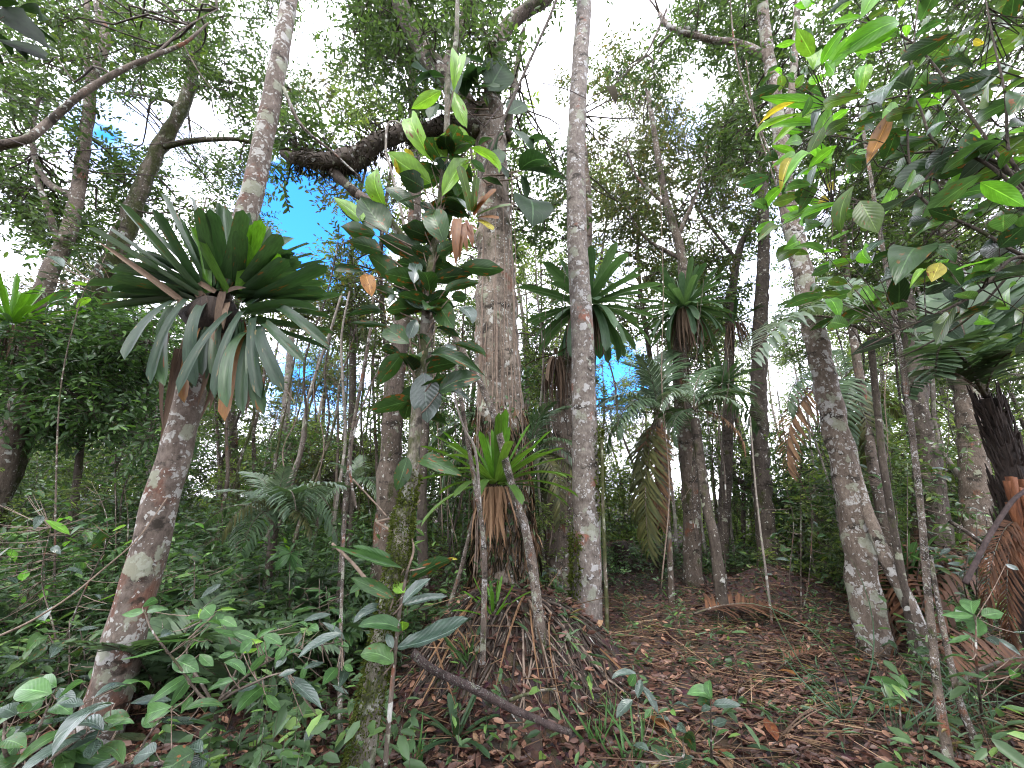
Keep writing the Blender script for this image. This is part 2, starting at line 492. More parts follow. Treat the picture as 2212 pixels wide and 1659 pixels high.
def tube(path, rad, sides=10, rough=0., seed=0, caps=True, lump=0.):
    path = np.asarray(path, float)
    n = len(path)
    rad = np.asarray(rad, float) * np.ones(n)
    T = nrm(np.gradient(path, axis=0))
    ref = np.array([0, 1., 0]) if abs(T[0, 1]) < .8 else np.array([1., 0, 0])
    A = np.zeros((n, 3))
    a = ref
    for i in range(n):
        a = a - T[i] * np.dot(a, T[i])
        a = a / max(np.linalg.norm(a), 1e-9)
        A[i] = a
    B = np.cross(T, A)
    th = np.linspace(0, 2 * np.pi, sides, endpoint=False)
    r = rad[:, None] * np.ones((1, sides))
    if rough or lump:
        s = np.concatenate([[0], np.cumsum(np.linalg.norm(np.diff(path, axis=0), axis=1))])
        rr = np.random.default_rng(seed + 101)
        for k in range(7):
            kt, ks, ph = rr.integers(1, 6), rr.uniform(2, 16), rr.uniform(0, 6.28)
            r = r * (1 + rough * .4 * np.sin(kt * th[None] + ks * s[:, None] + ph + 1.3 * np.sin(s[:, None] * 2.1 + k)))
        if lump:
            for k in range(3):
                r = r * (1 + lump * np.sin(rr.uniform(3, 9) * s[:, None] + rr.uniform(0, 6)))
    V = path[:, None] + r[:, :, None] * (np.cos(th)[None, :, None] * A[:, None] + np.sin(th)[None, :, None] * B[:, None])
    V = V.reshape(-1, 3)
    i = np.arange(n - 1)[:, None] * sides
    j = np.arange(sides)[None]
    jn = (j + 1) % sides
    Q = np.stack([i + j, i + jn, i + sides + jn, i + sides + j], -1).reshape(-1, 4)
    F_ = [Q]
    if caps:
        V = np.concatenate([V, path[:1], path[-1:]])
        c0, c1 = n * sides, n * sides + 1
        jj = np.arange(sides)
        F_.append(np.stack([(jj + 1) % sides, jj, np.full(sides, c0)], -1))
        b = (n - 1) * sides
        F_.append(np.stack([b + jj, b + (jj + 1) % sides, np.full(sides, c1)], -1))
    return V, F_


def UV3(path):
    """list of (u,v,Y) -> world points"""
    return np.array([P(*p) for p in path])


# ---- vectorised small leaves
HEX = np.array([(0, 0, 0), (.28, .42, .05), (.68, .40, .0), (1, 0, -.12), (.68, -.40, .0), (.28, -.42, .05)])
HEXF = [(0, 1, 2, 3), (0, 3, 4, 5)]
NARROW = np.array([(0, 0, 0), (.2, .5, .02), (.6, .36, -.02), (1, 0, -.2), (.6, -.36, -.02), (.2, -.5, .02)])
KITE = np.array([(0, 0, 0), (.42, .5, .06), (1, 0, -.06), (.42, -.5, .06)])
KITEF = [(0, 1, 2), (0, 2, 3)]


def leaves_geo(pos, d, nor, L, w, tmpl=HEX, tf=HEXF):
    d = nrm(d)
    nor = nrm(nor - d * np.sum(nor * d, -1, keepdims=True))
    s = np.cross(nor, d)
    L = np.asarray(L, float).reshape(-1, 1)
    n, k = len(pos), len(tmpl)
    V = np.zeros((n, k, 3))
    for i, (x, y, z) in enumerate(tmpl):
        V[:, i] = pos + L * (x * d + y * w * s + z * nor)
    idx = (np.arange(n) * k)[:, None, None]
    Fq = (np.array(tf)[None] + idx).reshape(-1, len(tf[0]))
    return V.reshape(-1, 3), [Fq]


DENS, LSC = 1.3, 1.1


def clump(r_, c, rad, n, L, droop=.15, per=8, flat=.75):
    """sprays of leaves on twigs filling an uneven ball; returns pos, dir, normal, length and twig segments"""
    m = max(1, int(n * DENS) // per)
    L = L * LSC
    u = nrm(r_.normal(size=(m, 3)))
    pos = np.asarray(c) + u * (rad * r_.random((m, 1)) ** .5) * np.array([1, 1, flat])
    td = nrm(u * .9 + r_.normal(size=(m, 3)) * .55 + np.array([0, 0, .05]))
    tl = L * r_.uniform(2., 4.2, (m, 1))
    t = np.linspace(.1, 1, per)
    up = np.array([0, 0, 1.]) + r_.normal(size=(m, 3)) * .35
    side = nrm(np.cross(td, up))
    base = pos[:, None] + t[None, :, None] * (tl * td)[:, None]
    sg = np.where(np.arange(per) % 2 == 0, 1, -1)[None, :, None]
    d = td[:, None] * .55 + side[:, None] * sg * .85 + np.array([0, 0, -droop]) + r_.normal(size=(m, per, 3)) * .3
    nor = up[:, None] + r_.normal(size=(m, per, 3)) * .45
    ll = L * r_.uniform(.6, 1.2, (m, per))
    tw = (pos, pos + tl * td)
    return base.reshape(-1, 3), d.reshape(-1, 3), nor.reshape(-1, 3), ll.ravel(), tw


def twigs_geo(a, b, r):
    """triangular prisms from a to b"""
    d = nrm(b - a)
    s = nrm(np.cross(d, np.array([.3, .2, 1.])))
    q = np.cross(d, s)
    n = len(a)
    V = np.zeros((n, 6, 3))
    for k in range(3):
        o = math.cos(k * 2.094) * s + math.sin(k * 2.094) * q
        V[:, k] = a + o * r
        V[:, 3 + k] = b + o * r * .5
    f = np.array([(0, 1, 4, 3), (1, 2, 5, 4), (2, 0, 3, 5)])
    return V.reshape(-1, 3), [(f[None] + (np.arange(n) * 6)[:, None, None]).reshape(-1, 4)]


def crooked(a, b, n, amp, r_):
    a, b = np.asarray(a, float), np.asarray(b, float)
    t = np.linspace(0, 1, n)[:, None]
    L = np.linalg.norm(b - a)
    k = r_.normal(size=(n, 3)) * amp * L
    k[0] = 0
    k[-1] = 0
    return a * (1 - t) + b * t + k


def crown_mesh(name, r_, clumps, anchors, leaf, L, w=.42, twigmat=None, br=.012, per=8, droop=.15, tmpl=HEX, tf=HEXF):
    """clumps: (center, radius, n); anchors: points the branchlets start from"""
    g = Geo()
    an = np.asarray(anchors) if anchors is not None else None
    for (c, rad, n) in clumps:
        p, d, no, ll, tw = clump(r_, c, rad, n, L, droop, per)
        g.add(*leaves_geo(p, d, no, ll, w, tmpl, tf))
        g.add(*twigs_geo(tw[0], tw[1], L * .035), 1)
        c = np.asarray(c)
        if an is not None:
            k = np.argmin(np.linalg.norm(an - c, axis=1))
            path = spline(crooked(an[k], c, 5, .07, r_), 9)
            g.add(*tube(path, np.linspace(br * 1.6, br * .6, 9), 5, caps=False), 1)
        m = min(len(tw[0]), 14)
        for q in tw[0][:m]:
            path = spline(crooked(c, q, 4, .08, r_), 5)
            g.add(*tube(path, np.linspace(br * .6, br * .2, 5), 4, caps=False), 1)
    return g.mesh(name, [leaf, twigmat or M['bk_dark']], smooth=False)


# ---- single large leaves: unit length along X, unit width in Y, several curls
def blade_mesh(name, arch, kind='ovate', wave=.0, fold=.12, nx=9, ny=4, seed=0):
    r_ = np.random.default_rng(seed)
    xs = np.linspace(0, 1, nx)
    if kind == 'strap':
        prof = np.interp(xs, [0, .06, .3, .8, .93, .98, 1], [.75, .8, .86, 1, .85, .5, .03])
    elif kind == 'sword':
        prof = np.interp(xs, [0, .15, .5, .8, 1], [.8, 1, .85, .5, .02])
    elif kind == 'lance':
        prof = np.interp(xs, [0, .08, .3, .55, .8, .93, 1], [.03, .35, .9, 1, .6, .22, .01])
    else:
        prof = np.interp(xs, [0, .05, .2, .42, .62, .82, .94, 1], [.04, .3, .78, 1, .95, .6, .22, .01])
    # arch: chord from 0 to 1, sagitta arch*1 upwards
    ang = np.linspace(1, -1, nx) * math.atan(4 * arch)
    cx, cz = np.cos(ang), np.sin(ang)
    X = np.concatenate([[0], np.cumsum((cx[1:] + cx[:-1]) / 2)])
    Z = np.concatenate([[0], np.cumsum((cz[1:] + cz[:-1]) / 2)])
    Z = Z / X[-1]
    X = X / X[-1]
    ys = np.linspace(-1, 1, ny + 1)
    V, uv = [], []
    ph = r_.uniform(0, 6.28, 4)
    for i in range(nx):
        nx_, nz_ = -math.sin(ang[i]), math.cos(ang[i])
        for y in ys:
            rt = {'strap': .1, 'sword': .022 if fold < .8 else .05, 'lance': .3, 'ovate': .42}[kind]
            h = fold * abs(y) * .5 * prof[i] + wave * abs(y) * .5 * math.sin(xs[i] * 17 + ph[0] + (2 if y > 0 else 0)) + wave * .4 * math.sin(xs[i] * 9 + ph[1]) * y
            V.append((X[i] + h * nx_ * rt, y * .5 * prof[i], Z[i] + h * nz_ * rt))
            uv.append((xs[i], (y + 1) / 2))
    k = ny + 1
    Q = [(i * k + j, (i + 1) * k + j, (i + 1) * k + j + 1, i * k + j + 1) for i in range(nx - 1) for j in range(ny)]
    return make_mesh(name, V, [Q], [M['l_mid']], uv=uv)


OV = [blade_mesh('ovate_leaf', a, 'ovate', .07, .35, seed=i) for i, a in enumerate((-.06, .02, .08, .16, .25))]
LA = [blade_mesh('lance_leaf', a, 'lance', .05, .3, seed=9 + i) for i, a in enumerate((-.05, .03, .1, .18, .28))]
ST = [blade_mesh('strap_leaf', a, 'strap', .015, .45, nx=13, seed=20 + i) for i, a in enumerate((-.08, .0, .06, .12, .22, .36))]
SW = [blade_mesh('sword_leaf', a, 'sword', .0, .5, nx=11, ny=2, seed=30 + i) for i, a in enumerate((.02, .1, .2, .35, .6))]
DR = [blade_mesh('dry_leaf', a, 'sword', .12, .9, nx=11, ny=4, seed=40 + i) for i, a in enumerate((-.04, .03, .1))]


def place_leaf(parent, base, tip, width, me, mat, hint=None, name='leaf'):
    """one leaf object from base to tip; hint = the side its upper face turns to"""
    base, tip = Vector(base), Vector(tip)
    x = tip - base
    L = x.length
    x.normalize()
    z = Vector(hint) if hint is not None else Vector((0, 0, 1))
    z = z - x * z.dot(x)
    if z.length < 1e-3:
        z = Vector((0, -1, 0)) - x * (-x.y)
    z.normalize()
    y = z.cross(x)
    o = bpy.data.objects.new(name, me)
    COL.objects.link(o)
    o.parent = parent
    b = base - parent.location
    o.matrix_local = Matrix(((x.x * L, y.x * width, z.x * L, b.x), (x.y * L, y.y * width, z.y * L, b.y), (x.z * L, y.z * width, z.z * L, b.z), (0, 0, 0, 1)))
    s = o.material_slots[0]
    s.link = 'OBJECT'
    s.material = mat
    return o


# ------------------------------------------------------------------ ground
GB = [  # bumps: (x, y, radius x, radius y, height, sharpness)
    (.03, 4.35, .9, .82, .74, 3.2),
    (4.45, 7.6, .75, .6, .42, 2.6),
    (2.9, 10.8, 1.6, .9, .5, 2.),
    (-5.5, 7.5, 3.2, 2.6, .35, 2.),
]


def ground_z(x, y):
    x, y = np.asarray(x, float), np.asarray(y, float)
    h = .05 * np.sin(x * 1.3 + .6) * np.cos(y * 1.1) + .03 * np.sin(x * 3.1 + y * 2.3) + .018 * np.sin(x * 6.3 - y * 5.1)
    h = h + .02 * np.clip(y - 7, 0, 40)
    for (bx, by, rx, ry, hh, p) in GB:
        q = np.sqrt(((x - bx) / rx) ** 2 + ((y - by) / ry) ** 2)
        h = h + hh * np.exp(-q ** p)
    return h


def G(u, v, dmax=60):
    d = ray(u, v)
    t = .5
    while t < dmax:
        p = EYE + d * t
        if p.z <= ground_z(p.x, p.y):
            break
        t += .02
    p.z = float(ground_z(p.x, p.y))
    return p


def on_ground(x, y, dz=0.):
    return Vector((x, y, float(ground_z(x, y)) + dz))


def build_ground():
    def axis(lo, hi, fine0, fine1, step):
        a = np.arange(fine0, fine1, step)
        up = fine1 + np.cumsum(step * 1.12 ** np.arange(1, 70))
        dn = fine0 - np.cumsum(step * 1.12 ** np.arange(1, 70))
        return np.concatenate([dn[dn > lo][::-1], a, up[up < hi]])
    xs, ys = axis(-300, 300, -7, 8, .07), axis(-120, 400, 1.2, 11, .07)
    X, Y = np.meshgrid(xs, ys)
    Z = ground_z(X, Y)
    Z = Z + .012 * np.sin(X * 21 + 2 * np.sin(Y * 13)) * np.sin(Y * 17 + X * 3)
    V = np.stack([X, Y, Z], -1).reshape(-1, 3)
    n, m = X.shape
    i = np.arange(n - 1)[:, None] * m
    j = np.arange(m - 1)[None]
    Q = np.stack([i + j, i + j + 1, i + m + j + 1, i + m + j], -1).reshape(-1, 4)
    o = link('forest_floor', make_mesh('forest_floor', V, [Q], M['soil']))
    tag(o, 'brown forest floor of damp soil and fallen leaves', None, None, 'structure')


build_ground()


# ------------------------------------------------------------------ trees
HOLES = [(690, 490, 92), (740, 560, 50), (325, 270, 55), (210, 350, 26), (1240, 60, 44), (1262, 130, 30), (1385, 30, 34), (1335, 255, 24), (1490, 245, 26),
         (1620, 850, 52), (1665, 810, 52), (1300, 560, 34), (1322, 830, 40), (790, 250, 36), (745, 195, 26), (1510, 500, 36), (1640, 590, 36), (1185, 190, 30),
         (1690, 880, 30), (690, 860, 46), (755, 900, 34), (700, 40, 26), (1100, 210, 22), (1545, 900, 22), (950, 235, 26)]


def in_hole(p, grow=0.):
    q = Vector(p) - EYE
    dz = q.y * CP + q.z * SP
    if dz <= .1:
        return False
    u = 1106 + F * q.x / dz
    v = 829.5 - F * (-q.y * SP + q.z * CP) / dz
    return any((u - a) ** 2 + (v - b) ** 2 < (r + grow * F / dz) ** 2 for a, b, r in HOLES)


def fill(r_, u0, u1, v0, v1, Y0, Y1, k, rad, n, ragged=.5):
    """k clump centres spread through the part of the canopy seen between these sight lines"""
    out = []
    tries = 0
    while len(out) < k and tries < k * 30:
        tries += 1
        p = P(r_.uniform(u0, u1), r_.uniform(v0, v1), r_.uniform(Y0, Y1))
        rr = rad * r_.uniform(.6, 1.3)
        if p.z < .6 or in_hole(p, rr * .75):
            continue
        out.append((np.array(p), rr, int(n * (rr / rad) ** 2 * r_.uniform(.7, 1.2))))
    return out


def tree(name, label, cat, trunk, radii, bark, limbs=(), clumps=(), leaf=None, L=.09, seed=0, group=None, sides=14, rough=.06, root=True, anchors=None, limb_bark=None, w=.42, br=.012, flare=1.35, lump=0.):
    """trunk/limbs: lists of (u,v,Y) seen from the photograph's place, or world points"""
    r_ = np.random.default_rng(seed)
    pts = np.array([P(*p) if not isinstance(p, Vector) else p for p in trunk])
    if root:
        g = pts[0].copy()
        gz = float(ground_z(g[0], g[1]))
        if g[2] > gz - .08:
            pts = np.concatenate([[[g[0], g[1], gz - .1]], pts]) if g[2] > gz + .25 else pts
            pts[0, 2] = gz - .1
    base = Vector(pts[0])
    t = thing(name, label, cat, base, group)
    seglen = np.linalg.norm(np.diff(pts, axis=0), axis=1).sum()
    n = int(max(12, min(90, seglen * 12)))
    path = spline(pts, n)
    rad = np.interp(np.linspace(0, 1, n), np.linspace(0, 1, len(radii)), radii)
    if root and flare > 1:
        hgt = path[:, 2] - path[0, 2]
        rad = rad * (1 + (flare - 1) * np.exp(-hgt / .22))
    V, Fs = tube(path, rad, sides, rough, seed, lump=lump)
    link('trunk', make_mesh('trunk', V - np.array(base), Fs, bark), t)
    anc = [path[k] for k in range(len(path) // 3, len(path))]
    for i, (lp, r0, r1) in enumerate(limbs):
        lpts = np.array([P(*p) if not isinstance(p, Vector) else p for p in lp])
        n2 = int(max(8, min(50, 10 * np.linalg.norm(np.diff(lpts, axis=0), axis=1).sum())))
        lpath = spline(lpts, n2)
        V, Fs = tube(lpath, np.linspace(r0, r1, n2), 9, rough, seed + i + 1)
        link('limb', make_mesh('limb', V - np.array(base), Fs, limb_bark or bark), t)
        anc += list(lpath[len(lpath) // 4:])
    if clumps:
        an = np.array(anc if anchors is None else list(anchors))
        me = crown_mesh('crown', r_, clumps, an, leaf, L, w=w, br=br)
        me.transform(Matrix.Translation(-base))
        link('crown', me, t)
    return t


r1 = np.random.default_rng(1)
# --- the lichen-stained trunk at the left that carries the great bromeliad
LTR = [(190, 1650, 3.3), (232, 1515, 3.3), (257, 1428, 3.3), (283, 1323, 3.3), (324, 1183, 3.3), (348, 1078, 3.3), (380, 980, 3.3), (404, 875, 3.3), (470, 650, 3.32), (540, 437, 3.35),
       (570, 297, 3.38), (598, 157, 3.4), (625, 0, 3.45), (650, -180, 3.5)]
tree('lichen_tree', 'leaning trunk with rust and white lichen blotches carrying the largest bromeliad', 'tree', LTR, [.135, .125, .12, .115, .108, .1, .092, .085], M['bk_left'],
     limbs=[([(612, 190, 3.4), (650, 270, 3.5), (720, 330, 3.7), (780, 385, 3.8)], .022, .01)], clumps=[(np.array(P(650, -420, 3.6)), 1.2, 900), (np.array(P(480, -500, 3.2)), 1.1, 700)],
     leaf=M['can_mid'], L=.1, seed=3, sides=26, rough=.035, flare=1.25)

# --- mossy trees behind it on the left
tree('mossy_tree', 'curving mossy trunk at the far left with a grey lichened foot', 'tree',
     [(40, 900, 5.4), (62, 720, 5.4), (95, 620, 5.4), (140, 520, 5.5), (165, 430, 5.6), (188, 270, 5.7), (200, 170, 5.7), (228, 90, 5.7), (215, 30, 5.7), (205, -60, 5.7)],
     [.13, .13, .11, .1, .09, .085, .08, .07], M['bk_mid'],
     limbs=[([(196, 190, 5.7), (185, 100, 5.8), (188, 0, 5.9), (175, -80, 6)], .06, .045), ([(165, 430, 5.6), (95, 385, 5.8), (70, 300, 6), (85, 200, 6)], .06, .03),
            ([(130, 540, 5.5), (100, 440, 5.3), (75, 380, 5.2)], .05, .03)],
     clumps=fill(r1, -60, 330, -40, 560, 5.2, 8.2, 44, .55, 330), leaf=M['can_dark'], L=.105, seed=11, sides=16, rough=.1)
tree('diagonal_mossy_tree', 'thick mossy trunk slanting up to the right behind the largest bromeliad', 'tree',
     [(60, 860, 6.2), (150, 725, 6.2), (220, 620, 6.2), (270, 500, 6.2), (300, 420, 6.2), (338, 330, 6.2), (385, 250, 6.2), (412, 180, 6.3), (432, 60, 6.4), (440, -80, 6.5)],
     [.22, .21, .19, .16, .13, .12, .11, .09, .08], M['bk_moss'],
     limbs=[([(350, 318, 6.2), (410, 305, 6.2), (500, 300, 6.2), (560, 312, 6.3)], .06, .03), ([(400, 230, 6.3), (350, 215, 6.5), (300, 205, 6.7), (250, 200, 7)], .04, .02)],
     clumps=fill(r1, 230, 640, -60, 330, 6., 9.5, 40, .55, 320) + fill(r1, 260, 640, 300, 480, 6.3, 9., 14, .42, 240), leaf=M['can_dark'], L=.1, seed=12, sides=16, rough=.12)
tree('branching_tree', 'smooth pale brown limb crossing the upper left corner of the canopy', 'tree',
     [(-420, 1200, 4.), (-330, 800, 4.), (-200, 560, 4.), (-40, 340, 4.1), (60, 300, 4.1), (110, 260, 4.2), (170, 208, 4.2), (250, 158, 4.3), (330, 122, 4.4), (400, 92, 4.5), (450, 50, 4.6)],
     [.1, .095, .085, .055, .05, .046, .04, .034, .025, .015], M['bk_mid'],
     limbs=[([(330, 122, 4.4), (400, 60, 4.7), (470, 20, 5)], .015, .008), ([(395, 95, 4.5), (440, 170, 4.6), (520, 260, 4.8)], .01, .006)],
     clumps=fill(r1, -40, 500, -80, 140, 4.2, 5.6, 12, .4, 170), leaf=M['can_mid'], L=.1, seed=13, sides=14)
# dark dense understorey tree below them
tree('dense_understorey_tree', 'dense dark green small-leaved tree behind the lichen-stained trunk', 'tree',
     [(150, 1250, 6.3), (165, 1050, 6.3), (180, 900, 6.3), (190, 780, 6.3)], [.06, .05, .04, .03], M['bk_dark'],
     limbs=[([(170, 960, 6.3), (80, 880, 6.1), (20, 850, 6)], .03, .012), ([(180, 900, 6.3), (260, 850, 6.1), (320, 820, 6.1)], .03, .012)],
     clumps=fill(r1, -120, 330, 715, 950, 5., 7.5, 40, .45, 420) + fill(r1, 160, 330, 700, 760, 5., 6, 8, .35, 300), leaf=M['bush'], L=.095, seed=14)

# --- the central giant
CEN = 4.85
tree('giant_tree', 'thickest trunk at the centre, rising from the earth mound and forking at the top', 'tree',
     [(1092, 1340, CEN), (1090, 1200, CEN), (1086, 1050, CEN), (1081, 875, CEN), (1073, 700, CEN), (1068, 525, CEN), (1064, 402, CEN), (1060, 300, CEN), (1058, 230, CEN)],
     [.33, .32, .31, .3, .275, .25, .23, .22, .22], M['bk_big'],
     limbs=[([(1040, 300, CEN), (1000, 220, CEN), (936, 140, CEN), (890, 65, CEN), (859, -10, CEN), (830, -120, CEN)], .17, .13),
            ([(1062, 260, CEN), (1064, 170, CEN), (1075, 95, CEN), (1112, 40, CEN), (1175, 0, CEN), (1250, -60, CEN)], .145, .1),
            ([(955, 170, CEN), (985, 90, CEN), (1010, 20, CEN), (1020, -60, CEN)], .1, .08),
            ([(1095, 300, CEN), (1110, 190, CEN), (1122, 110, 5), (1132, 60, 5.1)], .06, .03),
            ([(771, 420, 4.5), (824, 455, 4.6), (887, 546, 4.8), (905, 640, 5)], .06, .04)],
     clumps=fill(r1, 620, 1240, -140, 60, 4.6, 7, 30, .5, 260) + fill(r1, 640, 980, 20, 260, 5.5, 8, 22, .42, 200) + fill(r1, 1080, 1230, 150, 520, 5.2, 7, 14, .34, 150) + fill(r1, 760, 1010, 30, 330, 5.2, 7, 8, .35, 150) + fill(r1, 940, 1150, 20, 250, 4.4, 4.7, 9, .2, 70) + fill(r1, 860, 1200, -60, 120, 4.3, 5, 9, .3, 110), leaf=M['can_dark'], L=.105, seed=15, sides=30, limb_bark=M['bk_limb'], rough=.1, flare=1.25, lump=.015)
tree('epiphyte_limb', 'thick dark limb crusted with moss and rootlets reaching left across the blue sky', 'branch',
     [(1050, 285, CEN), (985, 268, 4.8), (929, 280, 4.7), (859, 292, 4.6), (806, 315, 4.5), (754, 348, 4.5), (700, 350, 4.5), (650, 343, 4.5), (608, 330, 4.55)],
     [.14, .13, .12, .115, .12, .15, .14, .1, .04], M['bk_dark'], root=False, seed=16, rough=.22, lump=.06, sides=16,
     limbs=[([(719, 371, 4.5), (745, 395, 4.5), (771, 420, 4.5)], .07, .06), ([(700, 345, 4.5), (670, 325, 4.55), (640, 322, 4.6)], .05, .015)],
     clumps=fill(r1, 600, 1000, 240, 320, 4.5, 5.2, 9, .26, 90) + fill(r1, 600, 720, 340, 400, 4.6, 5., 3, .22, 60), leaf=M['can_dark'], L=.1)

# --- slim trunk right of the centre
tree('slender_grey_tree', 'tall straight slender grey trunk right of centre with red lichen specks', 'tree',
     [(1262, 1395, 5.2), (1268, 1250, 5.2), (1266, 1100, 5.2), (1262, 900, 5.2), (1257, 700, 5.2), (1246, 500, 5.2), (1245, 300, 5.2), (1254, 120, 5.2), (1262, 0, 5.2), (1268, -160, 5.2)],
     [.185, .17, .165, .155, .15, .145, .14, .135], M['bk_grey'], seed=17, sides=26, rough=.03, clumps=[(np.array(P(1300, -420, 5.4)), 1.4, 900)], leaf=M['can_mid'], L=.1)

# --- right-hand trunks
tree('white_lichen_tree', 'thick rough trunk at the right with large white lichen discs', 'tree',
     [(1893, 1420, 5.1), (1868, 1280, 5.1), (1850, 1150, 5.1), (1822, 1000, 5.1), (1795, 880, 5.1), (1768, 760, 5.1), (1745, 640, 5.1), (1718, 520, 5.1), (1697, 420, 5.1), (1690, 330, 5.1), (1672, 190, 5.1), (1655, 90, 5.1), (1640, -60, 5.1)],
     [.165, .155, .147, .138, .126, .114, .106, .094, .085], M['bk_right'], seed=18, sides=24, rough=.07, flare=1.15,
     limbs=[([(1665, 130, 5.1), (1600, 95, 5.2), (1530, 85, 5.3), (1450, 60, 5.4), (1425, 30, 5.5)], .07, .04), ([(1530, 85, 5.3), (1470, 60, 5.6), (1400, 120, 6)], .03, .015),
            ([(1690, 330, 5.1), (1710, 200, 5), (1720, 60, 5), (1725, -50, 5)], .06, .05)],
     clumps=fill(r1, 1270, 1680, -80, 170, 5.2, 7.5, 26, .45, 300) + fill(r1, 1560, 1780, 60, 420, 5.3, 7.5, 18, .45, 240), leaf=M['can_dark'], L=.1)
tree('leaning_lichen_tree', 'thinner leaning trunk close beside the white-lichened trunk', 'tree',
     [(1995, 1390, 4.7), (1975, 1330, 4.7), (1918, 1218, 4.8), (1883, 1130, 4.9), (1860, 1060, 5.), (1835, 970, 5.05), (1806, 890, 5.12)], [.075, .068, .063, .058, .05, .042], M['bk_right'], seed=19, sides=14)
tree('leaning_lichen_tree', 'slim leaning trunk in front of the rosette plant at the right', 'tree',
     [(1952, 1290, 5.6), (1930, 1200, 5.7), (1907, 1113, 5.8), (1888, 1020, 5.9), (1870, 900, 6), (1840, 700, 6.2), (1820, 500, 6.4)], [.08, .07, .07, .06, .05], M['bk_mid'], seed=20, sides=12,
     clumps=fill(r1, 1760, 1960, 250, 620, 5.8, 7.5, 16, .45, 220), leaf=M['can_mid'], L=.1)
for i, (pts, rr, lab) in enumerate([([(2330, 1200, 6), (2320, 900, 6), (2300, 600, 6), (2270, 300, 6), (2240, 50, 6)], [.13, .12, .1, .08], 'shaded tree at the right edge behind the large-leaved shrub'),
                                    ([(1985, 1180, 8), (1990, 900, 8), (2000, 650, 8), (2010, 400, 8), (2000, 150, 8)], [.12, .11, .1, .07], 'slim shaded tree showing through the large-leaved shrub')]):
    tree('forest_tree', lab, 'tree', pts, rr, M['bk_mid'], seed=60 + i, sides=12, clumps=fill(r1, 1820, 2420, -120, 560, 5.2, 9, 46, .6, 260), leaf=M[('can_mid', 'can_dark')[i]], L=.115, group='mid-distance trunks')
tree('thin_pole_tree', 'thin whitish pole stem standing in front at the lower right', 'sapling',
     [(2040, 1640, 2.9), (2019, 1428, 2.95), (2003, 1270, 3.), (1987, 1078, 3.05), (1958, 840, 3.1), (1925, 640, 3.2), (1890, 440, 3.3), (1860, 250, 3.4)], [.024, .022, .021, .02, .018, .017, .014], M['bk_pole'], seed=21, sides=10)
tree('thin_pole_tree', 'thin brown stem crossing right of the whitish pole', 'sapling',
     [(2130, 1640, 3.), (2078, 1530, 3.05), (2055, 1440, 3.1), (2028, 1310, 3.2), (2010, 1200, 3.3)], [.02, .018, .016, .013], M['bk_pole'], seed=22, sides=8)
for i, (pts, rr, lab, bk) in enumerate([
    ([(2040, 1250, 7), (2019, 1110, 7), (2000, 980, 7), (1975, 850, 7), (1960, 700, 7.2), (1930, 500, 7.4)], [.2, .18, .16, .14], 'dark trunk behind the whitish pole at the right', 'bk_dark'),
    ([(2112, 1230, 7.2), (2108, 1100, 7.2), (2100, 950, 7.2), (2085, 800, 7.3), (2060, 600, 7.4), (2030, 400, 7.6)], [.21, .2, .18, .15], 'broad brown trunk behind the tree fern', 'bk_mid'),
    ([(1660, 1230, 9), (1650, 1100, 9), (1640, 950, 9), (1640, 750, 9), (1650, 500, 9.2), (1640, 250, 9.4)], [.2, .18, .16, .1], 'leaf-draped dark trunk beyond the low earth bank', 'bk_dark'),
    ([(1178, 1245, 8), (1180, 1150, 8), (1178, 1050, 8), (1175, 900, 8.1)], [.19, .17, .15, .12], 'green mossy post-like trunk between the giant and the slender grey trunk', 'bk_moss'),
    ([(915, 1290, 5.8), (912, 1150, 5.8), (913, 1000, 5.8), (922, 880, 5.9), (930, 700, 6.), (940, 500, 6.2)], [.075, .07, .06, .05], 'slim brown trunk just behind the whitish sapling stem', 'bk_dark'),
    ([(825, 1290, 6.2), (835, 1130, 6.2), (842, 1000, 6.2), (850, 860, 6.2), (868, 700, 6.3), (895, 500, 6.5), (893, 250, 7), (887, 0, 7.2), (880, -80, 7.2)], [.17, .16, .15, .13, .11, .09], 'brown trunk with small creepers left of the whitish sapling stem', 'bk_mid'),
    ([(505, 1180, 11), (505, 1030, 11), (502, 930, 11), (495, 780, 11.3), (520, 600, 11.6)], [.14, .13, .11, .08], 'grey trunk in the distance right of the lichen-stained trunk', 'bk_mid'),
    ([(600, 1180, 11.5), (608, 1030, 11.5), (615, 930, 11.5), (625, 780, 11.8), (640, 650, 12)], [.15, .14, .12, .07], 'pale trunk in the distance between bromeliad and sapling', 'bk_pale'),
    ([(330, 1120, 8), (322, 1000, 8), (312, 940, 8), (300, 900, 8)], [.07, .06, .05, .03], 'broken pale stub trunk left of the lichen-stained trunk', 'bk_pale'),
]):
    tree('forest_tree', lab, 'tree', pts, rr, M[bk], seed=30 + i, sides=14, rough=.09, group='mid-distance trunks',
         clumps=(fill(r1, pts[-1][0] - 130, pts[-1][0] + 130, pts[-1][1] - 160, pts[-1][1] + 120, pts[-1][2] - .6, pts[-1][2] + 1.5, 12, .5, 260) if i in (0, 1, 2, 5, 6, 7) else ()),
         leaf=M[('can_mid', 'can_dark', 'can_olive')[i % 3]], L=.11)

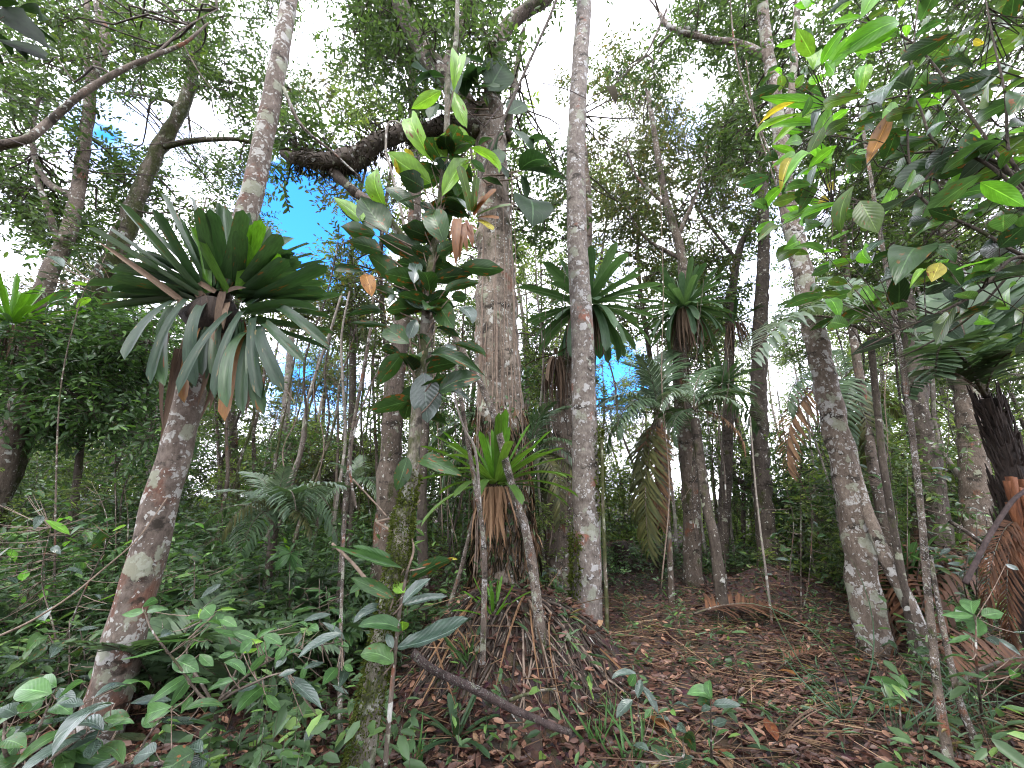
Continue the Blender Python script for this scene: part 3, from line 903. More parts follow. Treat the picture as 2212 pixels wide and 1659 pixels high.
for i, (u, Y, v0, v1, m, lab) in enumerate([(470, 10.5, 690, 1010, 'can_mid', 'fine-leaved understorey tree right of the lichen-stained trunk'), (600, 12.5, 930, 1060, 'can_pale', 'light green understorey tree under the wide blue sky opening'),
                                            (720, 11, 940, 1060, 'can_olive', 'olive understorey tree left of the small palm'), (810, 9.5, 640, 960, 'can_mid', 'fine-leaved tree behind the trunk with small creepers'),
                                            (1380, 12, 900, 1120, 'can_pale', 'light green understorey tree behind the palm with the hanging dead frond'), (1600, 11, 950, 1130, 'can_mid', 'mid-green understorey tree beyond the low earth bank'),
                                            (1730, 10, 930, 1150, 'bush', 'dark leafy understorey tree close left of the white-lichened trunk'), (1990, 9, 850, 1120, 'can_pale', 'light green understorey tree behind the whitish pole'),
                                            (1000, 9.5, 560, 1050, 'can_mid', 'leafy understorey tree seen left of the giant trunk')]):
    tree('understorey_tree', lab, 'tree', [(u, 1190, Y), (u + 6, 1050, Y), (u - 4, (v0 + v1) / 2, Y), (u + 10, v0, Y)], [.06, .05, .035, .015], M[('bk_mid', 'bk_pale', 'bk_dark')[i % 3]], seed=80 + i, sides=9,
         clumps=fill(r1, u - 85, u + 85, v0, v1, Y - 1, Y + 2.5, 16, .55, 250), leaf=M[m], L=.115)

# hosts of the far bromeliads
tree('host_tree', 'vine-covered trunk behind the slender grey trunk, hung with dead bromeliad leaves', 'tree',
     [(1205, 1290, 7), (1208, 1150, 7), (1212, 1000, 7), (1225, 850, 7), (1245, 700, 7), (1262, 600, 7.05), (1270, 450, 7.1), (1255, 250, 7.2)], [.24, .22, .21, .18, .14, .09, .06], M['bk_mid'], seed=50, sides=16, rough=.12,
     clumps=fill(r1, 1150, 1400, 120, 480, 7.2, 10, 14, .5, 240), leaf=M['can_olive'], L=.11)
tree('host_tree', 'grey trunk right of centre topped by the dark round bromeliad', 'tree',
     [(1496, 1235, 8.2), (1494, 1106, 8.2), (1484, 980, 8.2), (1472, 860, 8.2), (1468, 760, 8.2), (1478, 640, 8.2), (1470, 540, 8.3), (1440, 440, 8.4), (1420, 330, 8.5), (1400, 200, 8.6)], [.17, .165, .16, .15, .13, .1, .08, .06], M['bk_mid'], seed=51, sides=16, rough=.07,
     limbs=[([(1460, 520, 8.3), (1510, 400, 8.6), (1530, 300, 8.8)], .06, .02), ([(1445, 450, 8.4), (1375, 380, 8.6), (1350, 300, 8.8)], .05, .02), ([(1470, 560, 8.3), (1390, 510, 8.5), (1350, 440, 8.7)], .05, .02)],
     clumps=fill(r1, 1290, 1580, 180, 560, 8.3, 11., 46, .55, 250), leaf=M['can_olive'], L=.115)
tree('bent_tree', 'dark leaning tree beyond the dark round bromeliad', 'tree',
     [(1560, 1200, 9.5), (1570, 1000, 9.5), (1575, 800, 9.5), (1580, 650, 9.5), (1600, 530, 9.6), (1640, 460, 9.7), (1660, 380, 9.8)], [.14, .13, .12, .1, .08, .06], M['bk_dark'], seed=52, sides=12,
     limbs=[([(1590, 560, 9.6), (1520, 470, 9.8), (1480, 400, 10)], .05, .02)],
     clumps=fill(r1, 1500, 1700, 180, 700, 9.2, 12, 30, .55, 240), leaf=M['can_mid'], L=.12)

def where(x, y, z=2.):
    u, v = uvw(x, y, z)
    for lim, txt in ((330, 'left of the lichen-stained trunk'), (740, 'between the lichen-stained trunk and the sapling'), (960, 'behind the broad-leaved sapling'), (1150, 'behind the giant trunk'),
                     (1290, 'behind the slender grey trunk'), (1480, 'between slender grey trunk and dark round bromeliad'), (1700, 'between dark round bromeliad and white-lichened trunk'), (1900, 'behind the white-lichened trunk')):
        if u < lim:
            return txt
    return 'behind the large-leaved shrub at the right'


def uvw(x, y, z):
    dz = y * CP + (z - 1.6) * SP
    return 1106 + F * x / dz, 829.5 - F * (-y * SP + (z - 1.6) * CP) / dz


KINDW = ('pale-barked light-crowned', 'brown-barked green-crowned', 'short olive-crowned', 'dark-barked light-crowned', 'small pale-barked', 'tall dark-barked olive-crowned')
# ------------------------------------------------------------------ background forest: six kinds, copied
def proto_tree(k, H, leafm, bark, L=.14):
    r_ = np.random.default_rng(200 + k)
    t = thing('forest_tree', 'slim trunk with thin leafy crown in the crowded background forest', 'tree', (0, 0, 0), 'background forest trees')
    n = 20
    path = spline(np.array([(0, 0, -.3), (r_.normal() * .1, r_.normal() * .1, H * .3), (r_.normal() * .25, r_.normal() * .25, H * .65), (r_.normal() * .4, r_.normal() * .4, H)]), n)
    V, Fs = tube(path, np.linspace(.13, .03, n) * r_.uniform(.7, 1.2), 9, .1, k)
    link('trunk', make_mesh('trunk', V, Fs, bark), t)
    cl, g = [], Geo()
    for i in range(22):
        z = H * r_.uniform(.45, 1.02)
        p = path[min(n - 1, int(z / H * (n - 1)))]
        a = r_.uniform(0, 6.28)
        q = p + np.array([math.cos(a), math.sin(a), .4]) * r_.uniform(.5, 1.9)
        cl.append((q, r_.uniform(.4, .75), int(r_.uniform(90, 210))))
    me = crown_mesh('crown', r_, cl, path[5:], leafm, L, twigmat=bark, br=.02, per=8, tmpl=HEX)
    link('crown', me, t)
    return t


protos = [proto_tree(0, 11, M['can_pale'], M['bk_pale']), proto_tree(1, 13, M['can_mid'], M['bk_mid']), proto_tree(2, 9, M['can_olive'], M['bk_mid']),
          proto_tree(3, 12, M['can_pale'], M['bk_dark']), proto_tree(4, 8, M['can_mid'], M['bk_pale']), proto_tree(5, 14, M['can_olive'], M['bk_dark'])]
r2 = np.random.default_rng(5)
cnt = 0
spots = []
while cnt < 84:
    x, y = r2.uniform(-26, 26), r2.uniform(9.5, 27)
    if abs(x) > y * 1.45 + 1 or any((x - a) ** 2 + (y - b) ** 2 < 1.3 for a, b in spots):
        continue
    # leave the two wide sky openings free
    u = 1106 + F * x / (y * CP + 1.5)
    if (590 < u < 770 and y < 16) or (1570 < u < 1720 and y < 22) or (1290 < u < 1350 and y < 20):
        continue
    spots.append((x, y))
    k = cnt % 6
    o = protos[k] if cnt < 6 else copy_tree(protos[k])
    o.location = on_ground(x, y)
    o.rotation_euler = (r2.normal() * .04, r2.normal() * .04, r2.uniform(0, 6.28))
    o['label'] = KINDW[k] + (' nearer' if y < 15 else ' distant') + ' forest tree ' + where(x, y, 3)
    s = r2.uniform(.75, 1.2)
    o.scale = (s, s, s)
    cnt += 1


back = [(-3.6, -2.2), (-1.2, -4.2), (2.2, -3.2), (4.6, -1.4), (-6.2, -.6), (6.8, -3.8), (0.4, -6.8), (-4.4, -6.2), (3.8, -7.2), (-8.4, -4), (8.6, -.8), (-7.4, -8.4), (7, -9), (-1.5, -10), (2.2, -11.5), (-10.5, -1), (11, -5)]  # forest carried on behind the camera, added unseen to temper light and reflections
for i, (x, y) in enumerate(back):
    o = copy_tree(protos[i % 6])
    o.location = on_ground(x, y)
    o.rotation_euler = (0, 0, i * 1.7)
    s = .95 + .05 * (i % 4)
    o.scale = (s, s, s)
    o['label'] = KINDW[i % 6] + ' forest tree added unseen behind the viewpoint to dim the light'


def proto_sapling(k, H, leafm, L=.11):
    r_ = np.random.default_rng(300 + k)
    t = thing('understorey_sapling', 'leafy sapling filling the shaded understorey', 'sapling', (0, 0, 0), 'understorey saplings')
    g = Geo()
    cl = []
    for s_ in range(3):
        a = r_.uniform(0, 6.28)
        top = np.array([math.cos(a) * .5, math.sin(a) * .5, H * r_.uniform(.7, 1)])
        path = spline(crooked((math.cos(a) * .08, math.sin(a) * .08, -.15), top, 5, .03, r_), 12)
        g.add(*tube(path, np.linspace(.025, .008, 12), 6))
        for i in range(9):
            p = path[r_.integers(2, 12)] + r_.normal(size=3) * np.array([.45, .45, .25])
            p[2] = max(p[2], .25)
            cl.append((p, r_.uniform(.25, .5), int(r_.uniform(50, 105))))
    link('stem', g.mesh('stem', [M['bk_mid']]), t)
    link('crown', crown_mesh('crown', r_, cl, None, leafm, L, br=.008), t)
    return t


sp = [proto_sapling(0, 2.6, M['bush']), proto_sapling(1, 3.6, M['can_mid']), proto_sapling(2, 1.8, M['herb'], .13), proto_sapling(3, 4.5, M['bush'], .12), proto_sapling(4, 3., M['can_pale'])]
cnt = 0
sspots = []
while cnt < 150:
    x, y = r2.uniform(-24, 26), r2.uniform(5.2, 20)
    u = 1106 + F * x / (y * CP - .4)
    if abs(x) > y * 1.4 or any((x - a) ** 2 + (y - b) ** 2 < .8 for a, b in sspots):
        continue
    if 1290 < u < 1790 and y < 9.5:
        continue
    if 930 < u < 1300 and y < 6.6:
        continue
    if 1280 < u < 1520 and 9 < y < 12.5:
        continue
    if u < 930 and y < 5.6:
        continue
    sspots.append((x, y))
    k = cnt % 5 if (cnt < 5 or y < 10) else (1, 4, 4)[cnt % 3]  # farther saplings mostly take the pale leaf colour in place of sunlight
    o = sp[k] if cnt < 5 else copy_tree(sp[k])
    o.location = on_ground(x, y)
    o.rotation_euler = (0, 0, r2.uniform(0, 6.28))
    o['label'] = ('dark dense', 'mid-green', 'low broad-leaved', 'tall dark', 'pale green')[k] + (' nearer' if y < 10 else ' distant') + ' sapling ' + where(x, y, 1.6)
    s = r2.uniform(.6, 1.05) * (1 + max(0, y - 9) * .05) * (.5 if 1280 < u < 1800 and y > 9 else 1)
    o.scale = (s, s, s * r2.uniform(.8, 1.1))
    cnt += 1

# thin poles of the understorey
r3 = np.random.default_rng(8)
for i in range(64):
    u = r3.choice([r3.uniform(400, 880), r3.uniform(930, 1300), r3.uniform(1300, 1760), r3.uniform(1760, 2190)])
    y = r3.uniform(6.5, 13) if not 1290 < u < 1700 else r3.uniform(9.5, 15)
    x = (u - 1106) / F * (y * CP - .3)
    b = on_ground(x, y, -.1)
    H = r3.uniform(3, 7)
    path = spline(crooked(b, b + Vector((r3.normal() * .35, r3.normal() * .2, H)), 6, .012, r3), 16)
    V, Fs = tube(path, np.linspace(1, .5, 16) * r3.uniform(.014, .055), 7, .08, i)
    o = link('pole_tree', make_mesh('pole_tree', V - np.array(b), Fs, M[('bk_mid', 'bk_pale', 'bk_dark', 'bk_moss')[i % 4]]), None, b)
    tag(o, ('brown', 'pale', 'dark', 'mossy')[i % 4] + ' thin bare pole stem ' + where(x, y, 2), 'sapling', 'thin understorey poles')


# ------------------------------------------------------------------ bromeliads
def solve_tip(base, u, v, L, near):
    """point on the sight line (u,v) at distance L from base"""
    d = ray(u, v).normalized()
    o = EYE - Vector(base)
    b = o.dot(d)
    c = o.length_squared - L * L
    q = b * b - c
    if q <= 0:
        return EYE + d * (-b)
    q = math.sqrt(q)
    return EYE + d * (-b - q if near else -b + q)


def zb(x, y):      # left bromeliad close-up -> picture coordinates
    return 165.9 + x * .3333, 387 + y * .3333


BY = 3.12
bb = P(462, 655, BY)
br = thing('bromeliad', 'largest bromeliad, a spiky green rosette on the leaning lichen-stained trunk', 'bromeliad', bb)
UP = [(780, 760, 270, 150), (720, 740, 70, 315), (700, 700, 210, 325), (760, 720, 490, 190), (800, 700, 545, 90), (860, 660, 740, 115), (850, 640, 790, 180), (880, 690, 925, 150),
      (900, 680, 1015, 250), (930, 660, 1080, 200), (970, 600, 1095, 370), (1100, 560, 1240, 310), (1100, 740, 1370, 520), (1110, 700, 1400, 380), (1130, 760, 1510, 420), (1120, 650, 1325, 360),
      (1140, 770, 1535, 490), (1150, 790, 1610, 540), (1160, 790, 1625, 565), (1200, 800, 1620, 675), (1110, 880, 1720, 750), (1200, 850, 1580, 860), (1190, 900, 1640, 900), (1190, 920, 1660, 1000),
      (1200, 940, 1640, 1110), (720, 770, 215, 600), (700, 780, 60, 690), (1080, 640, 1060, 330), (900, 700, 640, 240), (840, 700, 400, 260), (960, 700, 860, 190), (1060, 690, 1180, 420)]
YG = [(810, 720, 770, 290), (1080, 700, 1100, 405), (1090, 560, 1085, 290), (1100, 560, 1150, 290), (1110, 560, 1195, 265), (980, 720, 740, 310), (1120, 580, 1320, 490)]
HG = [(720, 820, 480, 1330, 'g'), (830, 840, 770, 1345, 'g'), (1010, 900, 660, 1390, 'g'), (1080, 900, 895, 1420, 'g'), (1150, 940, 1195, 1420, 'g'), (1200, 990, 1345, 1370, 'g'), (1180, 1000, 1215, 1530, 'n'),
      (1120, 1030, 975, 1480, 'n'), (1130, 1020, 960, 1570, 'b'), (1300, 880, 1640, 1090, 'n'), (640, 830, 310, 1170, 'g'), (1150, 1020, 1080, 1520, 'n'), (620, 860, 570, 1340, 'n'), (1220, 980, 1480, 1190, 'n')]
DD = [(760, 900, 630, 1380), (1000, 980, 800, 1560), (940, 900, 890, 1060), (1010, 980, 940, 1200), (690, 800, 130, 400), (640, 880, 470, 1160), (960, 1000, 860, 1500), (900, 980, 780, 1480), (1150, 1030, 1090, 1540), (1240, 1100, 1330, 1320),
      (800, 760, 740, 640), (900, 730, 740, 640), (980, 730, 1100, 705), (600, 1000, 560, 1640), (660, 1100, 540, 1700), (830, 740, 710, 890), (950, 730, 900, 1000), (980, 800, 950, 980), (1060, 1000, 1180, 1480)]
for i, (x0, y0, x1, y1) in enumerate(UP):
    b = P(*zb(x0 * .7 + 285, y0 * .8 + 170), BY + random.uniform(-.06, .1))
    tip = solve_tip(b, *zb(x1, y1), 1.2, near=(i % 3 == 0))
    tip = P(*zb(x1, y1), min(max(tip.y, BY - .45), BY + .75))
    place_leaf(br, b, tip, .118, ST[random.choice((1, 1, 2, 2))], M['br_green'], hint=(0, random.uniform(.1, .6), 1))
for i in range(56):      # more leaves of the fan, between the ones above
    a = random.uniform(-.15, math.pi + .1)
    x1, y1 = 900 + math.cos(a) * random.uniform(560, 760), 800 - math.sin(a) * random.uniform(430, 640)
    b = P(*zb(900 + math.cos(a) * 130, 760 - math.sin(a) * 40), BY + random.uniform(-.05, .12))
    place_leaf(br, b, P(*zb(x1, y1), BY + random.uniform(-.2, .45)), random.uniform(.095, .12), ST[random.choice((1, 2))], M['br_green'], hint=(random.uniform(-.4, .4), random.uniform(0, .6), 1))
for i in range(12):
    x = random.uniform(640, 1260)
    b = P(*zb(950 + (x - 950) * .6, 930), BY - .02)
    place_leaf(br, b, P(*zb(x, random.uniform(1200, 1480)), BY - random.uniform(-.1, .25)), random.uniform(.06, .1), ST[2], M[('br_green', 'br_grey', 'br_brown', 'br_green')[i % 4]], hint=(0, -1, .25))
for i, (x0, y0, x1, y1) in enumerate(YG):
    b = P(*zb(x0 * .8 + 190, y0 * .8 + 160), BY - .03)
    tip = P(*zb(x1, y1), BY - .2 - .1 * random.random())
    place_leaf(br, b, tip, .11, ST[random.choice((1, 2))], M['br_young'], hint=(0, .4, 1))
for i, (x0, y0, x1, y1, k) in enumerate(HG):
    b = P(*zb(x0, y0 - 40), BY - .06)
    tip = solve_tip(b, *zb(x1, y1), .95, near=True) if i != 1 else P(*zb(x1, y1), BY - .25)
    tip = P(*zb(x1, y1), max(BY - .55, min(BY + .1, tip.y)))
    place_leaf(br, b, tip, random.uniform(.075, .108), ST[random.choice((2, 3))], {'g': M['br_grey'], 'n': M['br_green'], 'b': M['br_brown']}[k], hint=(0, -1, .25))
for i, (x0, y0, x1, y1) in enumerate(DD):
    b = P(*zb(x0, y0), BY - .05)
    tip = P(*zb(x1, y1), BY + random.uniform(-.22, .02))
    place_leaf(br, b, tip, random.uniform(.045, .085), random.choice(DR), M['br_dead'], hint=(random.uniform(-.5, .5), -1, .1), name='dead_leaf')
V, Fs = tube(np.array([bb + Vector((-.05, .1, -.3)), bb + Vector((-.02, .06, -.12)), bb + Vector((0, .02, .05))]), [.1, .2, .12], 12, .2, 4)
link('rosette_base', make_mesh('rosette_base', V - np.array(bb), Fs, M['fern_trunk']), br)


def bromeliad(label, c, L, n, w, ndead, dead_len, mats, seed, axis=(0, 0, 1), young=0, hang=.3, dead=M['br_dead'], group=None, spread=(80, -60), front=None):
    """rosette round c: leaves from upright to hanging, a skirt of dead leaves below"""
    r_ = np.random.default_rng(seed)
    t = thing('bromeliad', label, 'bromeliad', c, group)
    for i in range(n):
        f = i / (n - 1)
        az = i * 2.39996 + r_.normal() * .15
        el = R(spread[0] + (spread[1] - spread[0]) * f ** .85 + r_.normal() * 6)
        d = Vector((math.cos(az) * math.cos(el), math.sin(az) * math.cos(el), math.sin(el)))
        b = Vector(c) + Vector((math.cos(az), math.sin(az), 0)) * (.04 + .1 * f) * (L / .8) + Vector((0, 0, -.12 * f * L))
        ln = L * (r_.uniform(.85, 1.1) if f > .15 else r_.uniform(.6, .9))
        hd = Vector((-d.x * d.z, -d.y * d.z, 1 - d.z * d.z)) if el > 0 else Vector((math.cos(az), math.sin(az), .4))
        m = mats[0] if i >= young else M['br_young']
        if f > .72 and len(mats) > 1:
            m = mats[1]
        arch = ST[1 if f < .3 else (2 if f < .7 else 3)]
        place_leaf(t, b, b + d * ln, w * r_.uniform(.85, 1.1), arch, m, hint=hd)
    for i in range(ndead):
        az = r_.uniform(0, 6.28)
        o = Vector((math.cos(az), math.sin(az), 0)) * L * r_.uniform(.05, .22)
        b = Vector(c) + o + Vector((0, 0, -.14 * L))
        e = b + o * r_.uniform(.1, 1.3) + Vector((r_.normal() * .04, r_.normal() * .04, -dead_len * r_.uniform(.5, 1.1)))
        place_leaf(t, b, e, w * r_.uniform(.22, .62), DR[r_.integers(0, 3)], dead, hint=(math.cos(az), math.sin(az), .2), name='dead_leaf')
    return t


gb = [M['br_far'], M['br_far']]
bromeliad('wide rosette with grey drooping leaves, split by the slender grey trunk in front of it', P(1268, 655, 6.7), 1.12, 60, .175, 46, 1., gb, 61, spread=(80, -75))
bromeliad('skirt of dead brown leaves hanging under the rosette behind the slender trunk', P(1200, 765, 6.72), .55, 8, .07, 54, 1.05, [M['br_dead'], M['br_dead']], 62, spread=(40, -70))
bromeliad('dark round bromeliad rosette with a long dead skirt on the grey trunk right of centre', P(1477, 660, 7.8), .95, 74, .13, 60, .95, [M['br_far'], M['br_far']], 63, spread=(85, -70))
bromeliad('small dark bromeliad rosette above the grey palm crown', P(1562, 825, 8.3), .66, 44, .1, 16, .5, gb, 64)
bromeliad('ragged bromeliad with dead hanging leaves on the bent dark tree', P(1585, 690, 9.2), .75, 20, .06, 40, .9, [M['br_green'], M['br_dead']], 65)
bromeliad('half-cropped bromeliad on the mossy trunk at the left edge', P(28, 690, 5.), .75, 40, .075, 22, .7, [M['br_young'], M['br_green']], 66, spread=(85, -35))
bromeliad('bright green bromeliad with tan dry skirt on the front of the giant trunk', P(1072, 1030, 4.3), .74, 48, .085, 40, .6, [M['br_lush'], M['br_lush']], 67, spread=(86, -20), young=14, dead=M['br_tan'])
bromeliad('small grassy bromeliad on top of the earth mound at the foot of the giant trunk', P(1066, 1328, 3.95), .36, 20, .035, 16, .5, [M['br_young'], M['br_green']], 68, spread=(80, -15), dead=M['br_tan'])
bromeliad('low flat bromeliad at the foot of the earth mound', G(985, 1610) + Vector((0, 0, .06)), .3, 12, .045, 5, .2, [M['br_green'], M['br_green']], 69, spread=(60, -5), dead=M['br_tan'])
bromeliad('pale green rosette of upright leaves behind the slim leaning trunk at the right', P(1950, 1260, 6.1), .75, 22, .1, 4, .4, [M['l_mid'], M['br_grey']], 70, spread=(88, 30))


# ------------------------------------------------------------------ palms
def frond_mesh(name, arch, n=36, lw=.023, ll=.36, droop=.45, seed=0, mat=None, vee=.25):
    """pinnate frond along +X, unit length chord, sagging"""
    r_ = np.random.default_rng(seed)
    t = np.linspace(0, 1, 20)
    ang = np.linspace(1., -1.15, 20) * math.atan(4 * arch)
    X = np.concatenate([[0], np.cumsum(np.cos(ang[:-1]))])
    Z = np.concatenate([[0], np.cumsum(np.sin(ang[:-1]))])
    path = np.stack([X / X[-1], np.zeros(20), Z / X[-1]], -1)
    g = Geo()
    g.add(*tube(path, np.linspace(.011, .003, 20), 5), 1)
    for s in (1, -1):
        tt = np.linspace(.14, .995, n) + r_.normal(size=n) * .004
        p = np.stack([np.interp(tt, t, path[:, k]) for k in range(3)], -1)
        tg = nrm(np.stack([np.interp(tt, t, np.gradient(path[:, k])) for k in range(3)], -1))
        lng = ll * np.interp(tt, [0, .2, .45, .75, 1], [.5, .95, 1, .75, .35]) * r_.uniform(.85, 1.1, n)
        fw = np.interp(tt, [0, 1], [.45, 1.1])[:, None]
        d0 = nrm(np.array([0, s, 0]) + tg * fw + np.array([0, 0, vee]) + r_.normal(size=(n, 3)) * .07)
        d1 = nrm(d0 + np.array([0, 0, -1.]) * droop + r_.normal(size=(n, 3)) * .08)
        d2 = nrm(d1 + np.array([0, 0, -1.]) * droop * 1.4)
        q0 = p
        q1 = p + d0 * lng[:, None] * .4
        q2 = q1 + d1 * lng[:, None] * .35
        q3 = q2 + d2 * lng[:, None] * .25
        wd = nrm(np.cross(d0, np.array([0, 0, 1.])))
        W = np.stack([q0 - wd * lw * .3, q0 + wd * lw * .3, q1 - wd * lw * .5, q1 + wd * lw * .5, q2 - wd * lw * .4, q2 + wd * lw * .4, q3], 1).reshape(-1, 3)
        k = (np.arange(n) * 7)[:, None]
        g.add(W, [np.concatenate([k + np.array([[0, 1, 3, 2]]), k + np.array([[2, 3, 5, 4]])]), k + np.array([[4, 5, 6]])], 0)
    return g.mesh(name, [mat or M['palm'], M['bk_mid']], smooth=False)


FR = {}
for key, m in (('palm', 'palm'), ('grey', 'palm_grey'), ('dead', 'palm_dead'), ('rust', 'palm_rust'), ('olive', 'palm_olive')):
    FR[key] = [frond_mesh('frond', a, seed=i, mat=M[m], droop=dr) for i, (a, dr) in enumerate(((.08, .35), (.2, .45), (.34, .7)))]
FR['fern'] = [frond_mesh('fern_frond', a, n=34, lw=.05, ll=.24, droop=.15, seed=10 + i, mat=M['palm'], vee=.1) for i, a in enumerate((.1, .22))]


def place_frond(parent, base, tip, me, hint=(0, 0, 1), wide=1., name='frond'):
    base, tip = Vector(base), Vector(tip)
    x = tip - base
    L = x.length
    x.normalize()
    z = Vector(hint)
    z = (z - x * z.dot(x))
    if z.length < .02:
        z = Vector((0, -1, .1)) - x * Vector((0, -1, .1)).dot(x)
    z.normalize()
    y = z.cross(x)
    o = bpy.data.objects.new(name, me)
    COL.objects.link(o)
    o.parent = parent
    b = base - parent.location
    o.matrix_local = Matrix(((x.x * L, y.x * L * wide, z.x * L, b.x), (x.y * L, y.y * L * wide, z.y * L, b.y), (x.z * L, y.z * L * wide, z.z * L, b.z), (0, 0, 0, 1)))
    return o


def palm(name, label, trunk, radii, bark, crown, fronds, seed=0, root=True):
    """trunk (u,v,Y) list; fronds: (u, v, dY, kind, variant) tip positions"""
    pts = UV3(trunk)
    if root:
        pts[0, 2] = float(ground_z(pts[0, 0], pts[0, 1])) - .1
    base = Vector(pts[0])
    t = thing(name, label, 'palm' if 'palm' in name else 'fern', base)
    path = spline(pts, 24)
    V, Fs = tube(path, np.interp(np.linspace(0, 1, 24), np.linspace(0, 1, len(radii)), radii), 12, .06, seed)
    link('trunk', make_mesh('trunk', V - np.array(base), Fs, bark), t)
    c = P(*crown)
    for (u, v, dY, kind, va) in fronds:
        place_frond(t, c, P(u, v, crown[2] + dY), FR[kind][va], wide=.6 if kind in ('olive', 'dead', 'rust') else 1.)
    return t


palm('palm_tree', 'palm right of the slender grey trunk with a long brown dead frond hanging down', [(1452, 1322, 7.2), (1446, 1180, 7.2), (1436, 1050, 7.3), (1424, 905, 7.4)], [.05, .045, .045, .06], M['bk_mid'], (1420, 895, 7.4),
     [(1300, 870, -.5, 'grey', 1), (1352, 785, .3, 'palm', 1), (1385, 770, -.4, 'grey', 1), (1330, 940, -.8, 'palm', 2), (1480, 790, .5, 'palm', 1), (1530, 870, .6, 'palm', 2), (1440, 760, .9, 'palm', 0), (1310, 970, .6, 'palm', 2), (1500, 980, .8, 'palm', 2),
      (1402, 1190, -.35, 'olive', 0), (1425, 1130, -.3, 'dead', 0), (1385, 1130, -.1, 'olive', 0), (1350, 900, -.7, 'palm', 1), (1470, 840, -.5, 'grey', 1)])
palm('palm_tree', 'palm with a silvery drooping frond and rusty dead fronds right of the grey host trunk', [(1562, 1322, 6.3), (1543, 1166, 6.3), (1525, 1085, 6.35), (1501, 905, 6.4)], [.085, .075, .07, .07], M['bk_dark'], (1500, 888, 6.4),
     [(1425, 880, -.6, 'grey', 2), (1600, 880, -.5, 'grey', 2), (1560, 850, .3, 'palm', 1), (1440, 840, .5, 'palm', 1), (1610, 975, -.3, 'dead', 1), (1455, 960, -.2, 'palm', 2), (1620, 850, -.2, 'palm', 1), (1540, 800, .6, 'palm', 1), (1640, 920, .6, 'palm', 2)])
palm('palm_tree', 'palm with dark hanging fronds behind the white-lichened trunk', [(1890, 1300, 6.6), (1870, 1150, 6.6), (1840, 980, 6.6), (1822, 830, 6.6)], [.06, .055, .05, .05], M['bk_dark'], (1820, 825, 6.6),
     [(1700, 890, -.3, 'palm', 2), (1720, 830, .4, 'palm', 1), (1860, 930, -.5, 'palm', 2), (1890, 880, -.4, 'palm', 2), (1830, 950, -.6, 'palm', 2), (1900, 800, .2, 'palm', 1), (1790, 760, .5, 'palm', 1), (1700, 1010, -.4, 'dead', 1), (1890, 1020, -.5, 'olive', 2), (1945, 900, .2, 'olive', 1), (1875, 990, 0, 'palm', 2)])
palm('palm_tree', 'palm whose frond lies level across the white-lichened trunk', [(1930, 1230, 4.7), (1915, 1050, 4.7), (1895, 880, 4.7), (1880, 730, 4.7)], [.04, .035, .035, .035], M['bk_dark'], (1878, 722, 4.7),
     [(1625, 770, -.5, 'grey', 1), (1700, 650, -.1, 'palm', 1), (1790, 600, .4, 'palm', 1), (1950, 600, .1, 'palm', 1), (2030, 680, -.4, 'palm', 1), (2040, 800, -.3, 'palm', 2), (1660, 700, .7, 'palm', 1), (1920, 640, -.6, 'grey', 1)])
palm('low_palm', 'low arching palm among the undergrowth right of the lichen-stained trunk', [(585, 1230, 5.2), (588, 1180, 5.2), (592, 1130, 5.2)], [.05, .05, .04], M['bk_dark'], (592, 1132, 5.2),
     [(470, 1060, -.4, 'grey', 1), (535, 1020, .2, 'grey', 1), (615, 1010, -.2, 'grey', 1), (745, 1050, -.3, 'grey', 1), (690, 1070, .2, 'palm', 1), (720, 1110, -.6, 'palm', 2), (440, 1130, .4, 'palm', 1), (675, 1150, -.7, 'olive', 1), (520, 1190, -.9, 'palm', 2), (480, 1150, -1., 'olive', 2), (730, 1160, -.2, 'palm', 2), (700, 1060, 1., 'palm', 1), (640, 1100, -1.2, 'palm', 1)])
palm('low_palm', 'small palm in front of the trunks left of the whitish sapling stem', [(758, 1180, 6.8), (760, 1110, 6.8), (762, 1060, 6.8)], [.04, .04, .03], M['bk_dark'], (762, 1055, 6.8),
     [(720, 1000, 0, 'palm', 1), (800, 1010, -.4, 'grey', 1), (825, 1080, -.5, 'palm', 2), (780, 985, .3, 'palm', 0), (700, 1060, .2, 'palm', 1), (690, 1110, -.4, 'palm', 2), (830, 1040, .5, 'palm', 1)])
palm('low_palm', 'feathery palm behind the giant trunk and the slender grey trunk', [(1150, 1280, 6.2), (1150, 1160, 6.2), (1150, 1000, 6.2)], [.04, .04, .03], M['bk_dark'], (1150, 985, 6.2),
     [(1225, 880, .3, 'palm', 1), (1190, 870, -.3, 'palm', 1), (1245, 1010, -.4, 'grey', 2), (1240, 960, -.6, 'palm', 1), (1000, 900, .2, 'palm', 1), (1015, 990, -.5, 'grey', 2), (940, 950, .3, 'palm', 2), (1250, 1080, -.4, 'olive', 2), (1210, 1130, -.7, 'olive', 2), (960, 1030, 0, 'palm', 2)])
